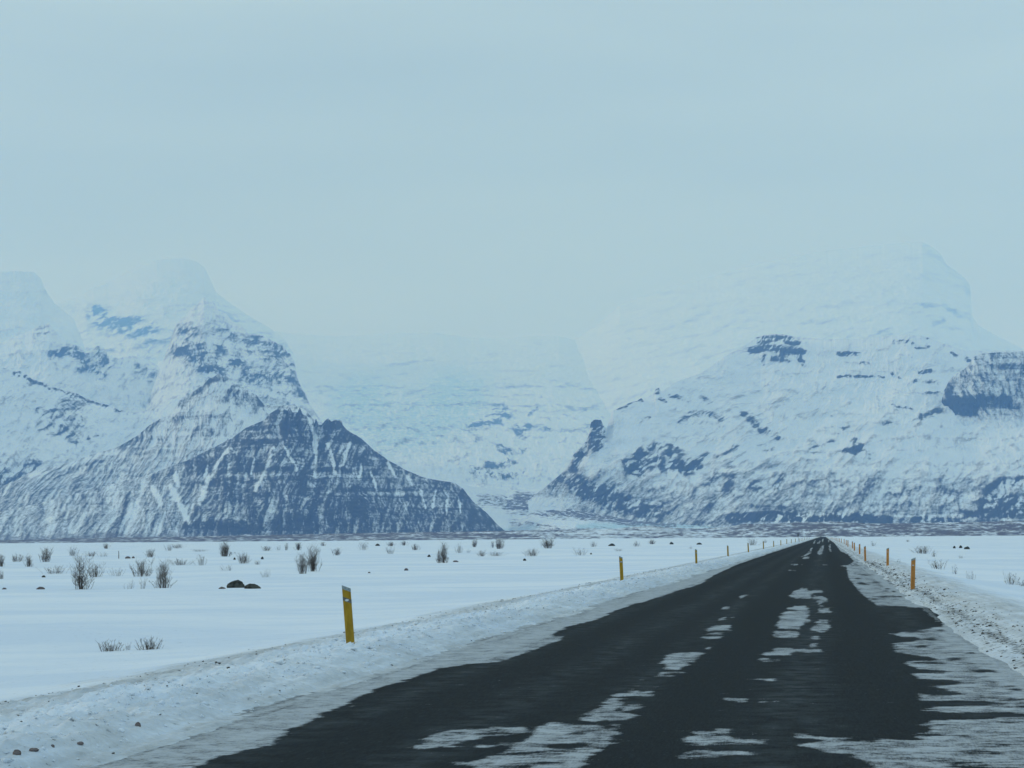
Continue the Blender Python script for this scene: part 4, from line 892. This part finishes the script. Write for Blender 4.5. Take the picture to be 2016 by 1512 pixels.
# (frame, x, y of base, height, width, kind: d dark / p pale, style, label)
LS = [
 (cA, 8, 228, 70, 50, 'd', '', "bare shrub cut by the left edge of the picture, upper one"),
 (cA, 100, 197, 45, 80, 'd', '', "low dense dark bush near the left edge, wider than tall"),
 (cA, 165, 228, 75, 45, 'd', 'peak', "thin upright shrub just right of the low bush at the left edge"),
 (cA, 272, 198, 82, 65, 'd', '', "round twiggy shrub behind and left of the tallest leaning shrub"),
 (cA, 430, 165, 60, 60, 'p', '', "pale shrub directly behind the tip of the tallest shrub"),
 (cA, 8, 300, 50, 30, 'd', '', "bare shrub cut by the left edge of the picture, lower one"),
 (cA, 320, 270, 50, 110, 'd', '', "wide low shrub left of the tallest leaning shrub"),
 (cA, 475, 360, 195, 100, 'd', 'leanleft', "tallest bare shrub of the left field, leaning left"),
 (cA, 560, 288, 85, 85, 'd', '', "dense bush touching the tallest shrub on its right side"),
 (cA, 540, 165, 30, 50, 'd', '', "small bush far behind, up and right of the tallest shrub"),
 (cA, 610, 167, 26, 70, 'p', '', "pale low twigs left of the lone thin stick"),
 (cA, 627, 122, 34, 25, 'd', '', "tiny dark bush at the field's far edge above the lone stick"),
 (cA, 845, 285, 105, 125, 'd', '', "spreading dark shrub with fan of thick branches, between two tall ones"),
 (cA, 890, 172, 50, 50, 'd', '', "compact bush behind the spreading fan-shaped shrub"),
 (cA, 690, 283, 50, 85, 'p', '', "faint sparse twigs right of the dense bush by the tallest shrub"),
 (cA, 768, 357, 55, 55, 'p', '', "pale twigs in front of the fan-shaped shrub, left one of two"),
 (cA, 845, 356, 65, 45, 'p', '', "pale twigs in front of the fan-shaped shrub, right one of two"),
 (cA, 965, 353, 165, 95, 'd', 'peak', "pointed shrub with one long upright stem, right of the fan-shaped one"),
 (cA, 1000, 133, 38, 40, 'p', '', "pale small bush at the far edge above the pointed shrub"),
 (cA, 1045, 118, 24, 62, 'd', '', "low dark strip of twigs at the far edge above the pointed shrub"),
 (cA, 1070, 218, 45, 100, 'd', '', "wide comb-like row of twigs behind the pointed shrub"),
 (cA, 1190, 218, 62, 55, 'p', '', "rounded shrub right of the comb-like row of twigs"),
 (cA, 1328, 168, 96, 62, 'd', 'peak', "pointed dark shrub standing up against the dark mountain's foot"),
 (cA, 1185, 135, 14, 75, 'd', '', "flat line of twigs left of the pointed shrub under the mountain"),
 (cA, 1442, 208, 62, 70, 'd', '', "round bush behind and left of the dark twin boulders"),
 (cA, 1345, 250, 36, 85, 'p', '', "low pale twigs directly behind the larger boulder"),
 (cA, 1520, 210, 24, 28, 'd', '', "small tuft of twigs above the right boulder"),
 (cA, 1576, 133, 30, 42, 'd', '', "small dark bush at the far edge above the boulders"),
 (cA, 1568, 287, 52, 65, 'p', '', "pale spread twigs just right of the twin boulders"),
 (cA, 1690, 130, 46, 22, 'p', '', "narrow pale stem at the far edge left of the tall double shrub"),
 (cA, 1762, 130, 46, 34, 'd', '', "small V-shaped bush behind the tall double shrub"),
 (cA, 1783, 268, 122, 56, 'd', '', "left half of the tall double shrub behind the nearest post"),
 (cA, 1850, 255, 150, 58, 'd', '', "taller right half of the double shrub left of the nearest post"),
 (cA, 1990, 160, 42, 42, 'd', '', "small bush on the plain straight above the nearest post"),
 (cA, 1910, 95, 22, 25, 'd', '', "tiny bush at the far edge left of the nearest post's line"),
 (cA, 1645, 130, 26, 20, 'p', '', "tiny pale tuft at the far edge right of the boulders"),
 (cB, 130, 130, 42, 45, 'p', '', "small pale V-shaped shrub right of the nearest post's top"),
 (cB, 295, 107, 26, 36, 'd', '', "small dark bush at the far edge, upper of a close pair"),
 (cB, 292, 152, 44, 56, 'p', '', "pale shrub in front of a small dark bush, lower of a close pair"),
 (cB, 370, 98, 28, 28, 'd', '', "tiny bush at the far edge right of the close pair"),
 (cB, 436, 128, 36, 36, 'd', '', "small bush left of the twin upright stems"),
 (cB, 577, 206, 98, 16, 'd', 'peak', "slim left one of the twin upright shrubs in mid field"),
 (cB, 605, 204, 116, 38, 'd', 'peak', "bushier right one of the twin upright shrubs in mid field"),
 (cB, 700, 145, 55, 40, 'p', '', "pale slanting twigs right of the twin upright shrubs"),
 (cB, 745, 145, 24, 28, 'p', '', "tiny tuft beside the pale slanting twigs"),
 (cB, 785, 110, 42, 26, 'd', '', "narrow dark bush at the far edge above the long row of stubble"),
 (cB, 833, 165, 35, 45, 'd', '', "dark bush at the left end of the long row of stubble"),
 (cB, 905, 164, 26, 80, 'd', '', "long low row of stubble in the middle of the field"),
 (cB, 893, 115, 38, 25, 'p', '', "pale bush touching the dark upright one at the far edge"),
 (cB, 932, 122, 62, 40, 'd', '', "dark upright bush at the far edge above the row of stubble"),
 (cB, 1132, 163, 45, 70, 'd', '', "round spreading bush in front of the darkest far bush"),
 (cB, 1222, 118, 58, 60, 'd', '', "darkest densest bush at the field's far edge, mid picture"),
 (cB, 1412, 162, 45, 60, 'p', '', "grey scruffy bush up and left of the second post"),
 (cB, 1490, 112, 35, 45, 'p', '', "pale small shrub at the far edge left of the second post"),
 (cB, 1740, 108, 30, 55, 'p', '', "pale wide twigs at the far edge right of the second post"),
 (cB, 1835, 95, 26, 30, 'd', '', "tiny dark tuft at the far edge between second and third posts"),
 (cB, 1640, 136, 15, 40, 'd', '', "flat row of stubble just above the second post"),
 (cC, 48, 150, 25, 20, 'p', '', "tiny pale tuft just left of the third left post"),
 (cC, 412, 128, 46, 52, 'p', '', "pale scruffy bush behind the fifth left post"),
 (cC, 487, 110, 20, 26, 'p', '', "tiny pale bush behind the sixth left post"),
 (cC, 1125, 135, 30, 30, 'p', '', "faint bush between the second and third right posts"),
 (cC, 1415, 180, 42, 90, 'd', '', "wide dark clump right of the nearest orange post, behind it"),
 (cC, 1485, 198, 46, 35, 'p', '', "small pale shrub at the right end of the dark clump"),
 (cC, 1512, 272, 56, 78, 'd', '', "dark spiky shrub in front of the clump on the right field"),
 (cC, 1605, 300, 52, 36, 'p', '', "thin pale shrub right of the dark spiky one"),
 (cC, 1645, 210, 22, 50, 'p', '', "low pale tuft below the three far stones on the right"),
 (cC, 1705, 332, 46, 56, 'p', '', "sparse pale twigs leaning right, lower middle of right field"),
 (cC, 1950, 362, 72, 66, 'd', '', "V-shaped bare shrub near the right edge of the picture"),
 (cC, 2008, 372, 36, 30, 'd', '', "small bush at the right edge beside the V-shaped shrub"),
 (cC, 1275, 232, 25, 26, 'p', '', "tiny pale tuft between the two nearest orange posts"),
 (cC, 1330, 98, 12, 16, 'd', '', "tiny tuft at the far edge of the right field"),
 (cD, 650, 248, 66, 112, 'd', '', "dense dark bush nearest the camera on the left, left of a pair"),
 (cD, 758, 238, 46, 30, 'p', '', "tiny thin tuft between the two nearest bushes"),
 (cD, 885, 236, 74, 140, 'd', '', "wider spiky bush nearest the camera on the left, right of a pair"),
]
def field_spot(u, v):
    z = FZ
    for _ in range(25):
        x, y = pix_plane(u, v, z)
        z = 0.5 * z + 0.5 * float(ground_z(x, y))
    return float(x), float(y), float(ground_z(x, y))
for i, (fr, px, py, hp, wp, kd, style, lab) in enumerate(LS):
    u, v = fr(px, py); x, y, z = field_spot(u, v)
    if y > 700 or y < 0: y = 700; az, _ = pix_angles(u, v); x = math.tan(float(az)) * y; z = float(ground_z(x, y))
    H = hp / 3.0 * y / F; W = wp / 3.0 * y / F
    rng = random.Random(900 + i)
    thick = 1.0 + min(0.7, y / 260.0)
    b = make_shrub(rng, H * 1.08, W, (2.0 if y < 60 else 1.15) if kd == 'd' else 0.62, None, style, thick * (1.25 if y < 60 else 1))
    root = empty("shrub", (x, y, z))
    root.empty_display_size = 0.2
    bpy.data.objects.remove(root)
    ob = b.build("shrub", TWIG if kd == 'd' else PALETWIG, None)
    ob.location = (x, y, z)
    tag(ob, lab, "shrub", "bare shrubs in the snow")
# the lone stick
u, v = cA(701, 178); x, y, z = field_spot(u, v)
b = MB(); h = 46 / 3.0 * y / F
b.tube([(0, 0, -0.2), (0.01, 0, h * 0.5), (-0.01, 0, h)], [0.05, 0.045, 0.035], 7); ob = b.build("wooden_stick", TWIG); ob.location = (x, y, z)
tag(ob, "lone thin stick upright in the snow of the left field", "stick")

# ------------------------------------------------------------------ stones
def make_rock(rng, W, H, D, mat, sub=3):
    import bmesh
    bm = bmesh.new(); bmesh.ops.create_icosphere(bm, subdivisions=sub, radius=1.0)
    s = rng.randint(0, 999)
    co = np.array([v.co[:] for v in bm.verts])
    n = fbm(co[:, 0] * 1.1 + co[:, 2] * 0.7, co[:, 1] * 1.1 - co[:, 2] * 0.6, 4, s, 0.6)
    q = fbm(co[:, 2] * 2.1 + co[:, 1], co[:, 0] * 2.1, 3, s + 3, 0.6)
    for v, a, c in zip(bm.verts, n, q):
        k = 1 + 0.30 * a + 0.16 * c
        v.co = Vector((v.co.x * k * W / 2, v.co.y * k * D / 2, v.co.z * k * H))
    me = bpy.data.meshes.new("rock"); bm.to_mesh(me); bm.free()
    me.polygons.foreach_set('use_smooth', [True] * len(me.polygons))
    return link_mesh("rock", me, mat)
RK = [(cA, 1395, 354, 44, 98, STONE, "larger dark boulder of the pair in the left field, humped"), (cA, 1490, 356, 27, 92, STONE, "lower dark boulder on the right of the pair in the left field"),
      (cA, 1312, 358, 11, 40, BSTONE, "small grey stone at the left foot of the two dark boulders"), (cA, 240, 361, 15, 50, BSTONE, "flat brown stone between the left edge and tallest shrub"),
      (cA, 25, 361, 10, 26, BSTONE, "small flat stone at the left edge, lower field"), (cA, 258, 290, 12, 22, STONE, "small stone below the wide low shrub on the left"),
      (cA, 755, 177, 11, 30, BSTONE, "left of two small stones right of the lone stick"), (cA, 787, 177, 10, 18, BSTONE, "right of two small stones right of the lone stick"),
      (cA, 1549, 183, 14, 16, STONE, "small dark stone above the right end of the boulders"), (cA, 1385, 187, 12, 14, STONE, "tiny stone left of the round bush behind the boulders"),
      (cB, 518, 170, 12, 18, STONE, "dark pebble left of the twin upright shrubs"), (cB, 675, 200, 10, 30, BSTONE, "flat stone right of the twin upright shrubs"),
      (cB, 383, 250, 12, 24, BSTONE, "small grey stone below and left of the twin upright shrubs"), (cB, 165, 266, 8, 16, BSTONE, "tiny stone right of the nearest post's head"),
      (cB, 1083, 192, 13, 18, STONE, "dark stone below the round spreading bush"), (cB, 1598, 104, 13, 38, STONE, "long dark stone at the far edge above the second post"),
      (cB, 1475, 155, 9, 11, STONE, "tiny stone left of the second post"), (cB, 1950, 95, 14, 22, STONE, "dark stone at the far edge left of the third post"), (cB, 215, 104, 12, 26, STONE, "low dark stone at the far edge right of the nearest post"),
      (cC, 98, 126, 11, 30, STONE, "dark stone just above the third left post"), (cC, 1605, 149, 12, 14, STONE, "smallest, leftmost of three far stones on the right field"),
      (cC, 1642, 148, 16, 18, STONE, "middle one of three far stones on the right field"), (cC, 1680, 154, 15, 30, STONE, "largest, rightmost of three far stones on the right field")]
for i, (fr, px, py, hp, wp, mt, lab) in enumerate(RK):
    u, v = fr(px, py); x, y, z = field_spot(u, v)
    H = hp / 3.0 * y / F * 1.15; W = wp / 3.0 * y / F * 1.1
    ob = make_rock(random.Random(50 + i), W, H, W * 0.7, mt, 4 if i < 2 else 3); ob.location = (x, y, z - 0.04 * H)
    tag(ob, lab, "boulder" if i < 2 else "stone", "stones showing through the snow")
BK = [(815, 672, 34, 34, "brown stone sitting on the near left snow bank"), (100, 842, 40, 52, "brown dirt-crusted lump at the bottom left of the snow bank"), (200, 826, 22, 60, "flat brown lump right of the bottom left one"),
      (310, 802, 22, 26, "small brown lump on the near snow bank, third from left"), (715, 708, 26, 40, "pale dirty lump left of the brown stone on the bank"), (475, 792, 20, 42, "flat dirty lump between the bottom left lumps and the brown stone")]
for i, (px, py, hp, wp, lab) in enumerate(BK):
    u, v = cD(px, py + hp * 0.4); z = 0.1
    for _ in range(30):
        x, y = pix_plane(u, v, z); z = 0.6 * z + 0.4 * float(ground_z(x, y))
    x, y = float(x), float(y); s = y / F / 3.0
    ob = make_rock(random.Random(150 + i), wp * s, hp * s * 0.55, wp * s, BSTONE if i != 4 else GROUND, 3); ob.location = (x, y, float(ground_z(x, y)) + hp * s * 0.12)
    tag(ob, lab, "stone", "lumps on the left snow bank")

# ------------------------------------------------------------------ uncountable clods of snow and gravel thrown up along the banks
def clods(name, n, xfun, ymax, size, mat, seed, label, cat):
    rng = np.random.default_rng(seed)
    ph = (1 + 5 ** .5) / 2
    base = np.array([(-1, ph, 0), (1, ph, 0), (-1, -ph, 0), (1, -ph, 0), (0, -1, ph), (0, 1, ph), (0, -1, -ph), (0, 1, -ph), (ph, 0, -1), (ph, 0, 1), (-ph, 0, -1), (-ph, 0, 1)]) / 1.9
    fc = np.array([(0, 11, 5), (0, 5, 1), (0, 1, 7), (0, 7, 10), (0, 10, 11), (1, 5, 9), (5, 11, 4), (11, 10, 2), (10, 7, 6), (7, 1, 8), (3, 9, 4), (3, 4, 2), (3, 2, 6), (3, 6, 8), (3, 8, 9), (4, 9, 5), (2, 4, 11), (6, 2, 10), (8, 6, 7), (9, 8, 1)])
    y = 13 + (ymax - 13) * rng.random(n) ** 2.1
    x = xfun(rng, n, y)
    z = ground_z(x, y)
    s = size * np.exp(rng.normal(0, 0.5, n)) * (1 + y / 130)
    V = base[None] * (1 + 0.35 * rng.normal(size=(n, 12, 1))).clip(.5, 1.6) * (s[:, None, None]) * np.stack([1 + 0.5 * rng.random(n), 1 + 0.5 * rng.random(n), 0.6 + 0.4 * rng.random(n)], -1)[:, None]
    V = V + np.stack([x, y, z + 0.15 * s], -1)[:, None]
    Fc = fc[None] + (np.arange(n) * 12)[:, None, None]
    me = bpy.data.meshes.new(name)
    me.vertices.add(n * 12); me.vertices.foreach_set('co', V.reshape(-1).astype(np.float32))
    q = Fc.reshape(-1, 3); me.loops.add(q.size); me.loops.foreach_set('vertex_index', q.reshape(-1).astype(np.int32))
    me.polygons.add(len(q)); me.polygons.foreach_set('loop_start', np.arange(0, q.size, 3, dtype=np.int32)); me.update(calc_edges=True)
    for k, val in (('dirt', 0.10), ('gravel', 0.0)):
        at = me.attributes.new(k, 'FLOAT', 'POINT'); at.data.foreach_set('value', np.full(n * 12, val, np.float32))
    tag(link_mesh(name, me, mat), label, cat, None, 'stuff')
clods("snow_clods", 6000, lambda r, n, y: -7.1 + r.normal(0, 0.55, n), 150, 0.010, GROUND, 1, "clods of ploughed snow along the left bank", "snow clods")
DARKG = plain("dark_grit", (0.06, 0.06, 0.055), (0.17, 0.165, 0.155), 20, 0.9, 0.1)
clods("gravel", 1300, lambda r, n, y: np.where(r.random(n) < 0.65, -9.2 + r.normal(0, 0.45, n), -7.6 + r.normal(0, 1.0, n)), 130, 0.0055, DARKG, 2, "scattered dark grit on the outer side of the left snow bank", "grit")
clods("verge_gravel", 1800, lambda r, n, y: 2.85 + r.normal(0, 0.28, n), 140, 0.0075, DARKG, 3, "dark gravel line along the right verge", "gravel")

# ------------------------------------------------------------------ haze
hz = MB()
X0, X1, Y0, Y1, Z0, Z1 = -24000, 14000, -60, 50000, -60, 6600
hz.v = [Vector(p) for p in ((X0, Y0, Z0), (X1, Y0, Z0), (X1, Y1, Z0), (X0, Y1, Z0), (X0, Y0, Z1), (X1, Y0, Z1), (X1, Y1, Z1), (X0, Y1, Z1))]
hz.f = [(0, 3, 2, 1), (4, 5, 6, 7), (0, 1, 5, 4), (1, 2, 6, 5), (2, 3, 7, 6), (3, 0, 4, 7)]
hm = bpy.data.materials.new("haze_air"); hm.use_nodes = True
t = hm.node_tree; t.nodes.clear()
o_ = t.nodes.new('ShaderNodeOutputMaterial'); pv = t.nodes.new('ShaderNodeVolumePrincipled')
pv.inputs['Color'].default_value = (0.24, 0.49, 1.0, 1)
pv.inputs['Absorption Color'].default_value = (1, 1, 1, 1)
pv.inputs['Density'].default_value = 5.9e-5
pv.inputs['Anisotropy'].default_value = 0.0
t.links.new(pv.outputs[0], o_.inputs['Volume'])
hzo = hz.build("haze", hm); tag(hzo, "pale blue winter haze in the air", "haze", None, 'stuff')
